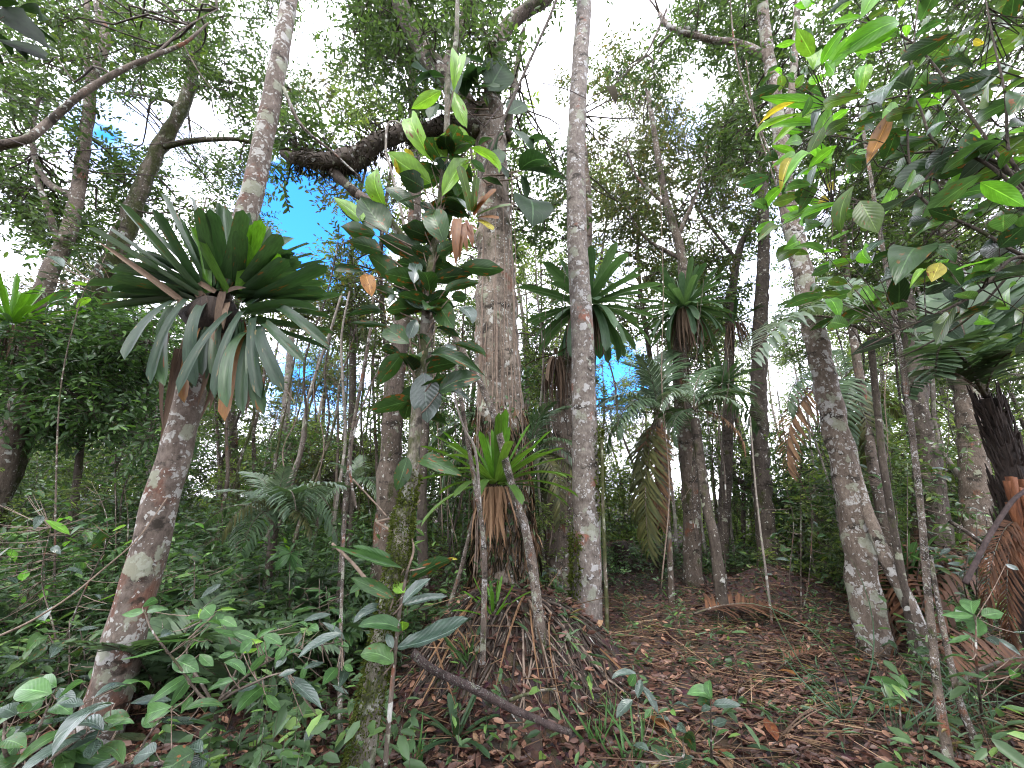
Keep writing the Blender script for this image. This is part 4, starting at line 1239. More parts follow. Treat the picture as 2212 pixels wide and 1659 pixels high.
# tree fern at the right edge
tf = palm('tree_fern', 'tree fern with a dark fibrous trunk, rusty below, at the right edge', [(2218, 1330, 3.4), (2212, 1180, 3.4), (2188, 1030, 3.45), (2160, 940, 3.5), (2133, 862, 3.5)], [.12, .115, .1, .082, .06], M['fern_trunk'], (2130, 858, 3.5),
     [(1990, 740, .3, 'fern', 0), (2010, 640, .3, 'fern', 0), (2080, 600, .3, 'fern', 1), (2190, 610, -.1, 'fern', 1), (2290, 690, -.1, 'fern', 1), (2330, 820, -.3, 'fern', 1), (1960, 850, -.4, 'fern', 1), (2150, 560, .9, 'fern', 0), (2020, 800, -.9, 'fern', 1), (2260, 760, -.8, 'fern', 1)])
g = Geo()
r4 = np.random.default_rng(90)
tfp = spline(UV3([(2218, 1330, 3.4), (2212, 1180, 3.4), (2188, 1030, 3.45), (2160, 940, 3.5), (2133, 862, 3.5)]), 60)
for i in range(220):
    k = r4.integers(6, 58)
    a = r4.uniform(0, 6.28)
    rr_ = np.interp(k, [0, 59], [.108, .055])
    o = np.array([math.cos(a), math.sin(a), 0])
    s0 = tfp[k] + o * rr_ * .85
    g.add(*tube(np.array([s0, s0 + o * .04 + np.array([0, 0, r4.uniform(.02, .1)]), s0 + o * .05 + np.array([0, 0, r4.uniform(.12, .24)])]), [.014, .01, .004], 5, caps=False), 0)
q = link('old_frond_bases', g.mesh('old_frond_bases', [M['fern_trunk']], tf.location), tf)
q['kind'] = 'stuff'
g = Geo()
for i in range(16):
    s = P(2180 + r4.uniform(-8, 46), r4.uniform(1030, 1180), 3.28)
    e = s + Vector((r4.normal() * .12, -.06 + r4.normal() * .04, -r4.uniform(.35, .8)))
    g.add(*tube(spline(crooked(s, e, 4, .04, r4), 7), np.linspace(.03, .008, 7), 5, .3, i))
link('dead_frond_base', g.mesh('dead_frond_base', [M['fern_rust']], tf.location), tf)
for i, (u, v, kind) in enumerate(((2130, 1330, 'rust'), (2185, 1390, 'rust'))):
    place_frond(tf, P(2200, 1130, 3.35), P(u, v, 3.2 + .1 * i), FR[kind][2], hint=(-.6, -.5, .6), wide=.35, name='dead_frond')


# dead fronds lying on the ground
def ground_frond(label, u0, v0, u1, v1, kind, lift=.05, wide=1., hint=(0, -.15, 1)):
    a, b = G(u0, v0), G(u1, v1)
    a.z += lift + .05
    b.z += lift
    t = thing('fallen_frond', label, 'palm frond', a)
    place_frond(t, a, b, FR[kind][0], hint=hint, wide=wide)


ground_frond('rust-brown fallen palm frond spreading at the right edge of the floor', 2060, 1560, 2330, 1480, 'rust', .12, .8)
ground_frond('fallen palm frond leaning beside the lichen-stained trunk', 330, 1420, 285, 1555, 'olive', .2, 1.2, (.5, -.8, .5))
ground_frond('long dry frond lying on the leaf litter before the earth bank', 1500, 1345, 1700, 1330, 'rust')
ground_frond('dry frond on the floor left of the white-lichened trunk', 1680, 1470, 1790, 1420, 'rust', .02, .35)
ground_frond('rusty frond heap under the leaning trunks at the right', 2060, 1260, 1920, 1370, 'rust', .25, .4)
ground_frond('second rusty frond drooping beside the whitish pole at the right', 2110, 1250, 1990, 1400, 'rust', .2, .35)
ground_frond('reddish dead frond leaning behind the thin lichened stem', 715, 1260, 690, 1300, 'rust', .12, .5, (0, -1, .3))


# ------------------------------------------------------------------ the broad-leaved sapling in front
SAP = [(765, 1680, 2.5), (810, 1463, 2.52), (838, 1323, 2.56), (859, 1218, 2.62), (872, 1113, 2.68), (887, 1043, 2.7), (899, 910, 2.75), (915, 735, 2.8), (929, 595, 2.82), (950, 450, 2.85), (964, 315, 2.87), (968, 175, 2.9), (985, 87, 2.92), (988, -20, 2.95), (985, -120, 3)]
sap = tree('broad_leaved_sapling', 'broad-leaved sapling in the foreground with lime young leaves and a mossy foot', 'sapling', SAP, [.066, .06, .056, .052, .046, .042, .038, .034, .03, .028, .024, .022, .02], M['bk_white'], seed=70, sides=14, rough=.1, root=True, flare=1.2)
sap_pts = spline(UV3(SAP), 200)


def zr(reg, x, y):
    ou, ov = {1: (0, 0), 2: (719, 0), 3: (1438, 0), 4: (0, 525), 5: (719, 525), 6: (1438, 525), 7: (0, 1078), 8: (719, 1078), 9: (1438, 1078)}[reg]
    return ou + .35 * x, ov + .35 * y


def leaf_list(parent, lst, Yfun, wr, meshes, spread=.3, petioles=None, seed=0, tw=1.):
    """lst: (region, x0, y0, x1, y1, material, [width ratio]) with base and tip read off the photograph"""
    r_ = np.random.default_rng(seed)
    for it in lst:
        reg, x0, y0, x1, y1, m = it[:6]
        u0, v0 = zr(reg, x0, y0)
        u1, v1 = zr(reg, x1, y1)
        Y = Yfun(u0, v0)
        b = P(u0, v0, Y + r_.uniform(-.08, .08))
        tip0 = P(u1, v1, Y)
        L = (tip0 - b).length
        tip = P(u1, v1, Y + r_.uniform(-spread, spread * .6) * min(L, .5) * 1.6)
        vw = (EYE - b).normalized()
        x_ = (tip - b).normalized()
        face = vw - x_ * vw.dot(x_)
        face = face.normalized() if face.length > .01 else Vector((0, -1, 0))
        if face.z < 0 and m != 'l_grey' and r_.random() < .7:
            face = -face                       # seen from below
        hint = face + Vector((r_.normal() * .35, r_.normal() * .3, .35 + r_.random() * .3))
        if m == 'l_grey':
            hint = vw * .7 + Vector((r_.normal() * .25, 0, 1))
        wid = (it[6] if len(it) > 6 else wr) * (.76 if m in ('l_lime', 'l_bright') else 1.) * max((tip0 - b).length, .1) * r_.uniform(.98, 1.15)
        mm = meshes[r_.integers(1, len(meshes))] if r_.random() > .15 else meshes[0]
        place_leaf(parent, b, tip, wid, mm, M[m], hint)
        if petioles is not None:
            petioles.append((b, u0, v0))


def sapY(u, v):
    k = np.argmin([abs(829.5 - F * ((-(p[1]) * SP + (p[2] - 1.6) * CP) / (p[1] * CP + (p[2] - 1.6) * SP)) - v) for p in sap_pts])
    return float(sap_pts[k][1]) - .05


D, Mi, Li, Gr, Ye, Or = 'l_dark', 'l_mid', 'l_lime', 'l_grey', 'l_yellow', 'l_orange'
SL = [(2, 670, 560, 485, 670, Li, .42), (2, 745, 560, 772, 385, Li, .36), (2, 740, 565, 825, 790, Li, .34), (2, 610, 990, 495, 725, Li, .46), (2, 605, 1130, 335, 940, Li, .42), (2, 325, 1280, 272, 1040, Li, .55),
      (2, 190, 1360, 0, 1215, Li, .34), (2, 690, 1000, 625, 850, Li, .45), (2, 610, 985, 700, 810, Li, .35), (2, 760, 790, 862, 895, Li, .34), (2, 850, 910, 1028, 1065, Li, .34), (2, 660, 890, 820, 900, Li, .34), (2, 675, 1210, 832, 980, Li, .38),
      (2, 410, 1080, 388, 970, Ye, .36), (2, 500, 980, 440, 915, Ye, .5), (2, 335, 1430, 170, 1215, D, .62), (2, 560, 1160, 410, 1070, D, .5), (2, 330, 1160, 500, 1300, D, .5), (2, 260, 1450, 50, 1400, D, .42), (2, 300, 1550, 85, 1490, D, .36),
      (2, 560, 1560, 275, 1460, D, .4), (2, 600, 1500, 450, 1390, D, .5), (2, 690, 1500, 615, 1310, D, .6), (2, 700, 1225, 855, 1345, Gr, .36), (2, 570, 1190, 395, 1250, Gr, .32), (2, 610, 1030, 730, 990, Gr, .5), (2, 720, 1080, 690, 960, Gr, .6),
      (2, 780, 1200, 740, 1100, Mi, .5), (2, 850, 990, 940, 1060, Mi, .4), (2, 545, 1370, 650, 1300, D, .5), (2, 560, 1240, 640, 1350, Gr, .5),
      (5, 780, 145, 1055, 165, D, .36), (5, 180, 175, 10, 165, D, .3), (5, 385, 230, 215, 75, D, .5), (5, 560, 210, 430, 165, D, .5), (5, 600, 230, 870, 190, D, .34), (5, 690, 295, 905, 245, D, .3), (5, 640, 440, 390, 265, Gr, .5), (5, 430, 330, 350, 385, Gr, .5),
      (5, 745, 400, 865, 500, Gr, .75), (5, 655, 380, 750, 530, D, .6), (5, 310, 440, 80, 455, D, .24), (5, 330, 510, 110, 490, D, .18), (5, 470, 620, 315, 530, D, .62), (5, 470, 590, 515, 470, Gr, .4), (5, 640, 520, 790, 585, D, .4), (5, 610, 680, 440, 725, Gr, .5),
      (5, 430, 680, 285, 870, D, .52), (5, 420, 690, 300, 640, D, .5), (5, 610, 690, 940, 820, D, .2), (5, 740, 620, 945, 705, D, .22), (5, 560, 800, 585, 1110, Gr, .56), (5, 655, 920, 918, 830, D, .42), (5, 640, 800, 665, 900, D, .5), (5, 645, 935, 855, 1000, Gr, .2),
      (5, 460, 1320, 390, 1530, D, .42), (5, 540, 1340, 800, 1440, D, .32), (5, 730, 330, 830, 340, D, .6), (5, 660, 640, 760, 700, Gr, .5), (5, 560, 300, 420, 230, D, .5), (5, 600, 360, 720, 300, D, .5), (5, 500, 420, 380, 470, D, .6), (5, 530, 560, 600, 640, D, .5),
      (5, 260, 280, 380, 350, D, .5), (5, 620, 100, 480, 20, D, .5), (5, 640, 60, 760, 0, D, .5), (5, 560, 20, 700, 80, D, .5), (5, 500, 250, 520, 120, Gr, .4), (5, 240, 330, 200, 190, Or, .4),
      (8, 440, 430, 120, 290, Mi, .16), (8, 440, 430, 0, 290, Mi, .1), (8, 470, 500, 740, 370, D, .3), (8, 430, 645, 605, 490, Gr, .34), (8, 430, 655, 708, 600, Gr, .24), (8, 375, 610, 110, 485, D, .22), (8, 440, 580, 380, 510, Li, .9), (8, 330, 680, 125, 765, Gr, .34),
      (8, 425, 810, 155, 785, Mi, .32), (8, 400, 915, 855, 735, Gr, .38), (8, 375, 1010, 170, 960, Mi, .5), (8, 430, 815, 430, 755, Li, .9), (8, 370, 920, 330, 830, Gr, .4), (8, 700, 370, 770, 372, Ye, .14)]
leaf_list(sap, SL, sapY, .4, OV, petioles=(pet := []), seed=5)
r5 = np.random.default_rng(77)
for i in range(46):
    k = int(r5.uniform(86, 142))
    b = Vector(sap_pts[k]) + Vector((r5.normal() * .03, r5.normal() * .03, 0))
    a = r5.uniform(0, 6.28)
    e = b + Vector((math.cos(a) * .28, math.sin(a) * .28, r5.uniform(-.12, .08)))
    place_leaf(sap, b, e, .15, OV[r5.integers(1, 5)], M['l_dark' if k < 148 else 'l_mid'], hint=(r5.normal() * .4, r5.uniform(-.6, 1.2), 1))
g = Geo()
for (b, u, v) in pet:
    d = np.linalg.norm(sap_pts - np.array(b), axis=1)
    k = max(0, int(np.argmin(d)) - 4)
    g.add(*tube(spline(np.array([sap_pts[k], (sap_pts[k] + np.array(b)) / 2 + np.array([0, 0, -.015]), b]), 6), np.linspace(.007, .0035, 6), 5, caps=False))
link('petioles', g.mesh('petioles', [M['vine']], sap.location), sap)['kind'] = 'stuff'
# moss sleeve on its foot
def moss_sleeve(parent, path, rad, n, seed, size=.03, mat=None, name='moss'):
    r_ = np.random.default_rng(seed)
    k = r_.integers(0, len(path), n)
    a = r_.uniform(0, 6.28, n)
    o = np.stack([np.cos(a), np.sin(a), np.zeros(n)], -1)
    pos = path[k] + o * rad * r_.uniform(.8, 1.15, (n, 1)) + r_.normal(size=(n, 3)) * np.array([.004, .004, .02])
    d = o + np.stack([r_.normal(size=n) * .6, r_.normal(size=n) * .6, r_.normal(size=n) * .8 - .2], -1)
    V, Fs = leaves_geo(pos, d, r_.normal(size=(n, 3)), size * r_.uniform(.5, 1.3, n), .5, KITE, KITEF)
    o_ = link(name, make_mesh(name, V - np.array(parent.location), Fs, mat or M['moss'], smooth=False), parent)
    o_['kind'] = 'stuff'


moss_sleeve(sap, sap_pts[0:58], .064, 9500, 1, .019)
moss_sleeve(sap, sap_pts[60:75], .05, 500, 2, .03)


# ------------------------------------------------------------------ the shrub hanging in from the right
S3 = [(3, 910, 360, 808, 175, Li, .44), (3, 905, 430, 960, 300, Li, .3), (3, 910, 430, 870, 375, Li, .5), (3, 960, 400, 1110, 170, 'l_bright', .22), (3, 1010, 420, 1200, 170, 'l_bright', .34), (3, 1440, 140, 1010, 400, 'l_bright', .28), (3, 1440, 170, 1060, 330, 'l_bright', .3),
      (3, 1160, 0, 1040, 80, Li, .3), (3, 1210, 100, 1010, 150, 'l_bright', .3), (3, 1300, -60, 1200, 120, 'l_bright', .5), (3, 1500, -40, 1440, 50, Li, .6), (3, 1050, 645, 580, 600, 'l_bright', .24), (3, 800, 545, 855, 455, Li, .3), (3, 800, 630, 568, 780, Ye, .18),
      (3, 985, 660, 655, 895, Li, .17), (3, 830, 700, 572, 870, Li, .2), (3, 925, 770, 640, 790, 'l_bright', .26), (3, 1010, 660, 940, 890, 'l_bright', .34), (3, 1225, 590, 990, 670, 'l_olive', .3), (3, 840, 860, 735, 890, 'l_bright', .5), (3, 800, 940, 650, 900, 'l_bright', .34),
      (3, 800, 960, 650, 1030, 'l_bright', .3), (3, 785, 985, 708, 1185, Ye, .3), (3, 925, 975, 718, 1165, 'l_bright', .22), (3, 1505, 545, 1335, 640, Gr, .7), (3, 1290, 700, 1180, 740, Gr, .5), (3, 1310, 870, 1115, 930, Gr, .5), (3, 1825, 740, 1605, 845, Gr, .42),
      (3, 1900, 425, 1690, 430, Gr, .3), (3, 1880, 450, 1930, 560, Gr, .7), (3, 2045, 900, 1845, 985, Gr, .36), (3, 1660, 850, 1480, 950, D, .34), (3, 1830, 850, 1985, 950, D, .4), (3, 1750, 970, 1400, 1150, D, .26), (3, 2060, 1215, 1695, 1240, D, .34), (3, 1800, 1350, 1620, 1290, D, .5),
      (3, 1395, 680, 1240, 1005, Or, .16), (3, 1160, 1150, 1085, 1450, 'l_olive', .34), (3, 1200, 1240, 1310, 1440, 'l_olive', .5), (3, 985, 1260, 775, 1345, 'l_bright', .24), (3, 1110, 1250, 865, 1400, 'l_bright', .2), (3, 1155, 1600, 925, 1655, 'l_bright', .2),
      (3, 1240, 400, 1215, 580, Li, .34), (3, 1190, 560, 1240, 410, 'l_bright', .3), (3, 1110, 960, 1210, 1060, 'l_olive', .6), (3, 960, 680, 905, 820, Gr, .3), (3, 930, 1020, 890, 1160, Gr, .4), (3, 2210, 590, 2120, 720, D, .6), (3, 2200, 760, 2110, 790, D, .4), (3, 2060, 1530, 2210, 1400, D, .5),
      (3, 1560, 1560, 1420, 1760, D, .5), (3, 1640, 1520, 1790, 1620, D, .5), (3, 1690, 1620, 1640, 1740, Ye, .36), (3, 1600, 1670, 1505, 1780, Li, .34), (3, 1710, 1620, 1830, 1770, 'l_mid', .5), (3, 1700, 1750, 1855, 1910, Gr, .4), (3, 1900, 240, 1975, 265, Ye, .5), (3, 1530, 950, 1440, 900, D, .4),
      (3, 1330, 1480, 1240, 1560, Gr, .4), (3, 1200, 1540, 1150, 1610, Gr, .6), (3, 790, 1500, 725, 1540, 'l_bright', .8), (3, 860, 1510, 690, 1600, 'l_olive', .3), (3, 700, 1400, 560, 1500, 'l_olive', .3), (3, 1010, 1240, 940, 1250, Ye, .6), (3, 1040, 1120, 1000, 1180, Ye, .6)]
sh_base = P(2330, 900, 1.9)
sh_base = on_ground(2.75, 1.9, -.05)
shrub = thing('overhanging_shrub', 'large-leaved shrub hanging in from the upper right with bright green tips', 'shrub', sh_base)
STEMS = [[(2420, 600, 1.9), (2230, 560, 2.), (2120, 500, 2.05), (1985, 420, 2.1), (1960, 260, 2.1), (1975, 80, 2.1), (1990, -60, 2.1)],
         [(2420, 700, 1.9), (2220, 400, 2.0), (2180, 330, 2.), (2170, 200, 2.), (2140, 60, 2.), (2120, -60, 2.)],
         [(2420, 640, 1.9), (2240, 420, 2.05), (2130, 340, 2.1), (2020, 310, 2.1), (1970, 210, 2.12), (1860, 230, 2.2), (1790, 230, 2.3)],
         [(2420, 640, 1.9), (2200, 390, 2.1), (2060, 330, 2.2), (1940, 330, 2.3), (1840, 300, 2.4), (1760, 290, 2.5)],
         [(2420, 700, 1.85), (2215, 555, 1.95), (2100, 640, 2.), (1930, 720, 2.1), (1850, 760, 2.2)],
         [(2420, 700, 1.85), (2200, 400, 2.05), (2000, 120, 2.15), (1900, 60, 2.2), (1830, 40, 2.3)],
         [(2420, 700, 1.85), (2210, 420, 2.0), (2060, 330, 2.05), (1960, 430, 2.15), (1870, 440, 2.25), (1800, 440, 2.3)]]
g = Geo()
shp = []
root = np.array(sh_base)
trk = spline(np.array([root, root + np.array([.05, 0, .9]), np.array(P(2420, 680, 1.9))]), 16)
V, Fs = tube(trk, np.linspace(.035, .022, 16), 8, .08, 3)
link('stem', make_mesh('stem', V - root, Fs, M['bk_dark']), shrub)
for i, s in enumerate(STEMS):
    pth = spline(UV3(s), 40)
    shp.append(pth)
    V, Fs = tube(pth, np.linspace(.013, .003, 40), 7, .08, i)
    link('stem', make_mesh('stem', V - root, Fs, M['bk_dark']), shrub)
allsh = np.concatenate([p[6:] for p in shp])


def shY(u, v):
    return 2.05 + .35 * max(0, (1950 - u) / 300) + .15 * math.sin(u * .05 + v * .03)


leaf_list(shrub, S3, shY, .34, LA, petioles=(pet := []), seed=6)
r6 = np.random.default_rng(66)
mats_sh = [D, D, 'l_olive', 'l_olive', 'l_mid', 'l_mid', 'l_bright', Gr]
n = 0
while n < 400:
    u, v = r6.uniform(1640, 2330), r6.uniform(-60, 740)
    lim = 1640 + max(0, v - 420) * .55 + max(0, 260 - v) * .35
    if u < lim or r6.random() < .25 * (v > 480):
        continue
    Y = shY(u, v) + r6.uniform(-.15, .8)
    b = P(u, v, Y)
    a = math.pi + r6.normal() * 1.
    L = r6.uniform(.13, .3) * (1.1 if u > 1900 else .8)
    d = Vector((math.cos(a), r6.normal() * .5, math.sin(a) * .4 - .35))
    d.normalize()
    k = mats_sh[r6.integers(0, 8)] if u > 1850 or r6.random() < .4 else r6.choice(['l_bright', 'l_mid', 'l_olive', 'l_bright'])
    place_leaf(shrub, b, b + d * L, L * r6.uniform(.34, .46), LA[r6.integers(0, 5)], M[str(k)], hint=(r6.normal() * .5, r6.uniform(-.5, 1.6), 1))
    pet.append((b, u, v))
    n += 1
g = Geo()
for (b, u, v) in pet:
    b = np.array(b)
    d = np.linalg.norm(allsh - b, axis=1)
    k = int(np.argmin(d))
    if d[k] > .6:
        continue
    g.add(*tube(spline(np.array([allsh[k], (allsh[k] + b) / 2 + np.array([0, 0, .02]), b]), 7), np.linspace(.004, .0022, 7), 4, caps=False))
link('twigs', g.mesh('twigs', [M['bk_dark']], root), shrub)['kind'] = 'stuff'


# ------------------------------------------------------------------ foreground shrubs at the lower left
def shrub_from(label, lst, stems, Yfun, wr, seed, base_uv, spread=.4, meshes=LA, extra=0, box=None, exm=('l_shrub',), exL=(.1, .18), group=None):
    b0 = G(*base_uv)
    t = thing('leafy_shrub', label, 'shrub', b0, group)
    pet, paths = [], []
    for i, s in enumerate(stems):
        pts = UV3(s)
        pts = np.concatenate([[np.array(b0) - np.array([0, 0, .05])], pts])
        pth = spline(pts, 24)
        paths.append(pth)
        V, Fs = tube(pth, np.linspace(.010, .003, 24), 6, .08, i)
        link('stem', make_mesh('stem', V - np.array(b0), Fs, M['bk_mid']), t)
    leaf_list(t, lst, Yfun, wr, meshes, spread, pet, seed)
    r_ = np.random.default_rng(seed + 500)
    for i in range(extra):
        u, v = r_.uniform(box[0], box[1]), r_.uniform(box[2], box[3])
        b = P(u, v, Yfun(u, v) + r_.uniform(-.1, .45))
        a = r_.uniform(0, 6.28)
        L = r_.uniform(*exL)
        d = Vector((math.cos(a), math.sin(a) * .8, r_.uniform(-.6, .15))).normalized()
        place_leaf(t, b, b + d * L, L * r_.uniform(.32, .46), meshes[r_.integers(0, 5)], M[exm[r_.integers(0, len(exm))]], hint=(r_.normal() * .3, r_.normal() * .3 - .2, 1))
        pet.append((b, u, v))
    al = np.concatenate([p[3:] for p in paths])
    g = Geo()
    for (b, u, v) in pet:
        b = np.array(b)
        d = np.linalg.norm(al - b, axis=1)
        k = int(np.argmin(d))
        g.add(*tube(spline(np.array([al[k], (al[k] + b) / 2 + np.array([0, 0, -.01]), b]), 6), np.linspace(.0035, .002, 6), 4, caps=False))
    link('twigs', g.mesh('twigs', [M['vine']], b0), t)['kind'] = 'stuff'
    return t


Sh = 'l_shrub'
L7 = [(7, 900, 690, 750, 715, Sh, .34), (7, 880, 665, 970, 620, Sh, .34), (7, 910, 690, 1045, 680, Sh, .2), (7, 1310, 720, 1255, 670, Sh, .6), (7, 1330, 710, 1345, 770, Sh, .7), (7, 1250, 730, 1135, 740, Sh, .3), (7, 1340, 690, 1465, 685, 'l_lime', .16), (7, 1350, 730, 1465, 790, Sh, .4),
      (7, 1250, 710, 1220, 715, 'l_lime', .8), (7, 1500, 850, 1320, 805, Sh, .24), (7, 1590, 870, 1430, 815, Sh, .32), (7, 1590, 860, 1710, 790, Sh, .24), (7, 1630, 840, 1740, 900, Sh, .4), (7, 1560, 870, 1480, 950, Sh, .4), (7, 1520, 910, 1625, 880, 'l_lime', .4), (7, 1500, 950, 1600, 920, 'l_lime', .3),
      (7, 1450, 950, 1345, 975, Sh, .3), (7, 1640, 960, 1510, 1100, Sh, .24), (7, 1070, 990, 1230, 1065, Sh, .5), (7, 1180, 1080, 905, 1270, Sh, .26), (7, 1190, 1075, 1050, 1280, Sh, .36), (7, 1470, 1110, 1270, 1190, Sh, .2), (7, 1640, 1160, 1450, 1330, Sh, .42), (7, 1600, 1130, 1470, 1190, Gr, .44),
      (7, 1720, 1090, 1830, 1060, Gr, .4), (7, 1750, 1095, 1990, 1300, Gr, .24), (7, 1640, 1210, 1740, 1310, Sh, .36), (7, 2110, 830, 1835, 985, Gr, .26), (7, 2130, 870, 1990, 760, Gr, .26), (7, 1900, 1000, 1860, 1140, Sh, .3), (7, 2000, 1010, 1870, 1050, Gr, .3), (7, 2080, 1040, 1990, 1150, Sh, .4), (7, 2120, 1030, 2180, 1060, Sh, .4),
      (7, 2110, 1060, 2090, 1170, Gr, .4), (7, 1770, 960, 1700, 1040, Gr, .4), (7, 1760, 900, 1700, 1000, Sh, .5), (7, 980, 1340, 890, 1400, Sh, .4), (7, 1050, 1310, 960, 1340, Sh, .3), (7, 1300, 1260, 1330, 1310, Gr, .6)]
shrub_from('fresh green shrub with pointed leaves right of the lichen-stained trunk', L7,
           [[(465, 1540, 2.5), (430, 1500, 2.45), (380, 1430, 2.4), (330, 1365, 2.4), (312, 1320, 2.4)], [(470, 1530, 2.5), (500, 1490, 2.5), (560, 1440, 2.5), (640, 1405, 2.5), (740, 1385, 2.5)],
            [(470, 1530, 2.5), (505, 1460, 2.6), (530, 1400, 2.65), (555, 1370, 2.7)], [(465, 1540, 2.5), (405, 1420, 2.6), (420, 1370, 2.65), (440, 1330, 2.7)], [(470, 1530, 2.5), (560, 1470, 2.4), (620, 1450, 2.4)]],
           lambda u, v: 2.45 + max(0, 1400 - v) * .0015, .35, 7, (468, 1640), extra=34, box=(330, 760, 1330, 1560), exm=(Sh, Sh, Gr, 'l_mid'))
L7b = [(7, 350, 1160, 240, 1120, Sh, .5), (7, 320, 1200, 100, 1180, Sh, .4), (7, 360, 1230, 520, 1140, Sh, .3), (7, 120, 1320, 180, 1250, 'l_mid', .5), (7, 100, 1330, 0, 1290, Gr, .5), (7, 710, 1260, 420, 1360, Gr, .3), (7, 520, 1270, 360, 1260, Gr, .4), (7, 640, 1440, 310, 1560, Gr, .36),
       (7, 640, 1430, 420, 1450, Gr, .3), (7, 640, 1360, 780, 1360, 'l_mid', .3), (7, 680, 1420, 830, 1385, Sh, .36), (7, 300, 1400, 150, 1460, Sh, .3), (7, 130, 1500, 0, 1640, Sh, .5), (7, 60, 1480, 0, 1430, Sh, .6), (7, 890, 1370, 970, 1300, Sh, .4), (7, 880, 1350, 940, 1410, Sh, .4), (7, 1060, 1280, 930, 1340, Sh, .4),
       (7, 960, 1560, 830, 1590, Gr, .5), (7, 1120, 1540, 1090, 1640, Gr, .6), (7, 1280, 1540, 1180, 1690, Gr, .7), (7, 1250, 1560, 1100, 1620, Gr, .5), (7, 1200, 1560, 1000, 1700, D, .5), (7, 330, 1280, 450, 1330, Sh, .4), (7, 230, 1380, 330, 1370, 'l_mid', .4)]
shrub_from('broad grey-green shrub in the bottom left corner in front of the lichen-stained trunk', L7b,
           [[(60, 1640, 2.2), (90, 1560, 2.2), (115, 1500, 2.2)], [(100, 1650, 2.2), (180, 1590, 2.2), (240, 1560, 2.2)], [(20, 1640, 2.2), (10, 1560, 2.2), (0, 1530, 2.2)], [(260, 1655, 2.25), (320, 1590, 2.3), (350, 1550, 2.3)], [(330, 1650, 2.2), (400, 1640, 2.2), (440, 1620, 2.2)]],
           lambda u, v: 2.2, .4, 8, (110, 1655), extra=36, box=(-40, 340, 1480, 1660), exm=(Sh, Gr, D, 'l_mid'), exL=(.16, .28))
R9l = [(9, 285, 1230, 130, 1205, 'l_shrub', .4), (9, 285, 1230, 270, 1115, Sh, .5), (9, 290, 1270, 465, 1275, Gr, .36), (9, 280, 1250, 190, 1260, D, .5), (9, 290, 1390, 380, 1365, Gr, .5), (9, 280, 1290, 220, 1310, Gr, .4)]
shrub_from('small seedling with paired grey-green leaves on the litter at bottom centre right', R9l, [[(1536, 1600, 2.9), (1535, 1510, 2.9)]], lambda u, v: 2.9, .4, 9, (1535, 1655), spread=.3, meshes=OV, extra=8, box=(1480, 1600, 1560, 1655), exm=(Gr, Sh), exL=(.07, .11))
R9m = [(9, 1450, 1180, 1260, 1100, Sh, .24), (9, 1450, 1180, 1470, 1080, Sh, .4), (9, 1430, 1160, 1520, 1230, Sh, .4), (9, 1440, 1200, 1380, 1290, 'l_mid', .4), (9, 1470, 1210, 1600, 1280, Gr, .3), (9, 1400, 1260, 1330, 1240, 'l_mid', .4), (9, 1500, 1180, 1560, 1210, Sh, .3)]
shrub_from('leafy seedling at the foot of the white-lichened trunk', R9m, [[(1945, 1560, 3.2), (1944, 1490, 3.2)]], lambda u, v: 3.2, .4, 10, (1950, 1600), spread=.3, meshes=OV, extra=6, box=(1880, 2000, 1480, 1560), exm=(Sh, 'l_mid'), exL=(.08, .14))
R9r = [(9, 1900, 720, 1700, 715, Sh, .24), (9, 1900, 710, 1920, 640, Sh, .7), (9, 1880, 710, 1780, 680, Sh, .5), (9, 1920, 730, 1920, 850, Sh, .7), (9, 1950, 720, 2080, 700, Sh, .5), (9, 1880, 700, 1790, 760, Sh, .4), (9, 2100, 400, 2180, 440, Gr, .5)]
shrub_from('bright seedling with broad leaves beside the whitish pole at the right', R9r, [[(2110, 1440, 2.7), (2108, 1335, 2.7)]], lambda u, v: 2.7, .4, 11, (2120, 1560), spread=.3, meshes=OV, extra=10, box=(2060, 2210, 1330, 1500), exm=(Sh, 'l_mid', Gr), exL=(.09, .15))
R8b = [(9, 10, 1260, 60, 1330, Gr, .5), (8, 1880, 1100, 1720, 1110, Gr, .25), (8, 1900, 1110, 1880, 1230, Gr, .4), (8, 1900, 1150, 2010, 1330, Gr, .3), (8, 1850, 1240, 1750, 1350, Gr, .4), (8, 1870, 1080, 1830, 1150, Sh, .5), (8, 2200, 1500, 2120, 1420, Gr, .6), (8, 2160, 1480, 2240, 1560, D, .6), (8, 2100, 1640, 2220, 1600, D, .5), (8, 1960, 1520, 2080, 1620, D, .5)]
shrub_from('grey-green seedling with drooping leaves right of the earth mound', R8b, [[(1380, 1560, 3.2), (1378, 1480, 3.2)], [(1470, 1640, 2.8), (1475, 1600, 2.8)]], lambda u, v: 3.1 if v < 1560 else 2.8, .4, 12, (1400, 1640), spread=.3, meshes=OV, extra=8, box=(1320, 1500, 1480, 1650), exm=(Gr, Sh), exL=(.08, .13))
R7t = [(7, 1790, 330, 1690, 290, Sh, .3), (7, 1790, 330, 1830, 265, Sh, .3), (7, 1790, 330, 1640, 400, Sh, .3), (7, 1790, 340, 1700, 440, Sh, .32), (7, 1800, 340, 1790, 490, Sh, .36), (7, 1800, 340, 1870, 440, Sh, .3), (7, 1800, 330, 1870, 350, Sh, .3), (7, 1790, 325, 1750, 235, 'l_lime', .3), (7, 1790, 330, 1840, 460, Sh, .3), (7, 1780, 330, 1660, 345, 'l_lime', .2)]
shrub_from('whorled bright sapling in the undergrowth below the low arching palm', R7t, [[(625, 1300, 4.6), (627, 1195, 4.6)]], lambda u, v: 4.6, .4, 14, (630, 1400), spread=.3, meshes=LA)
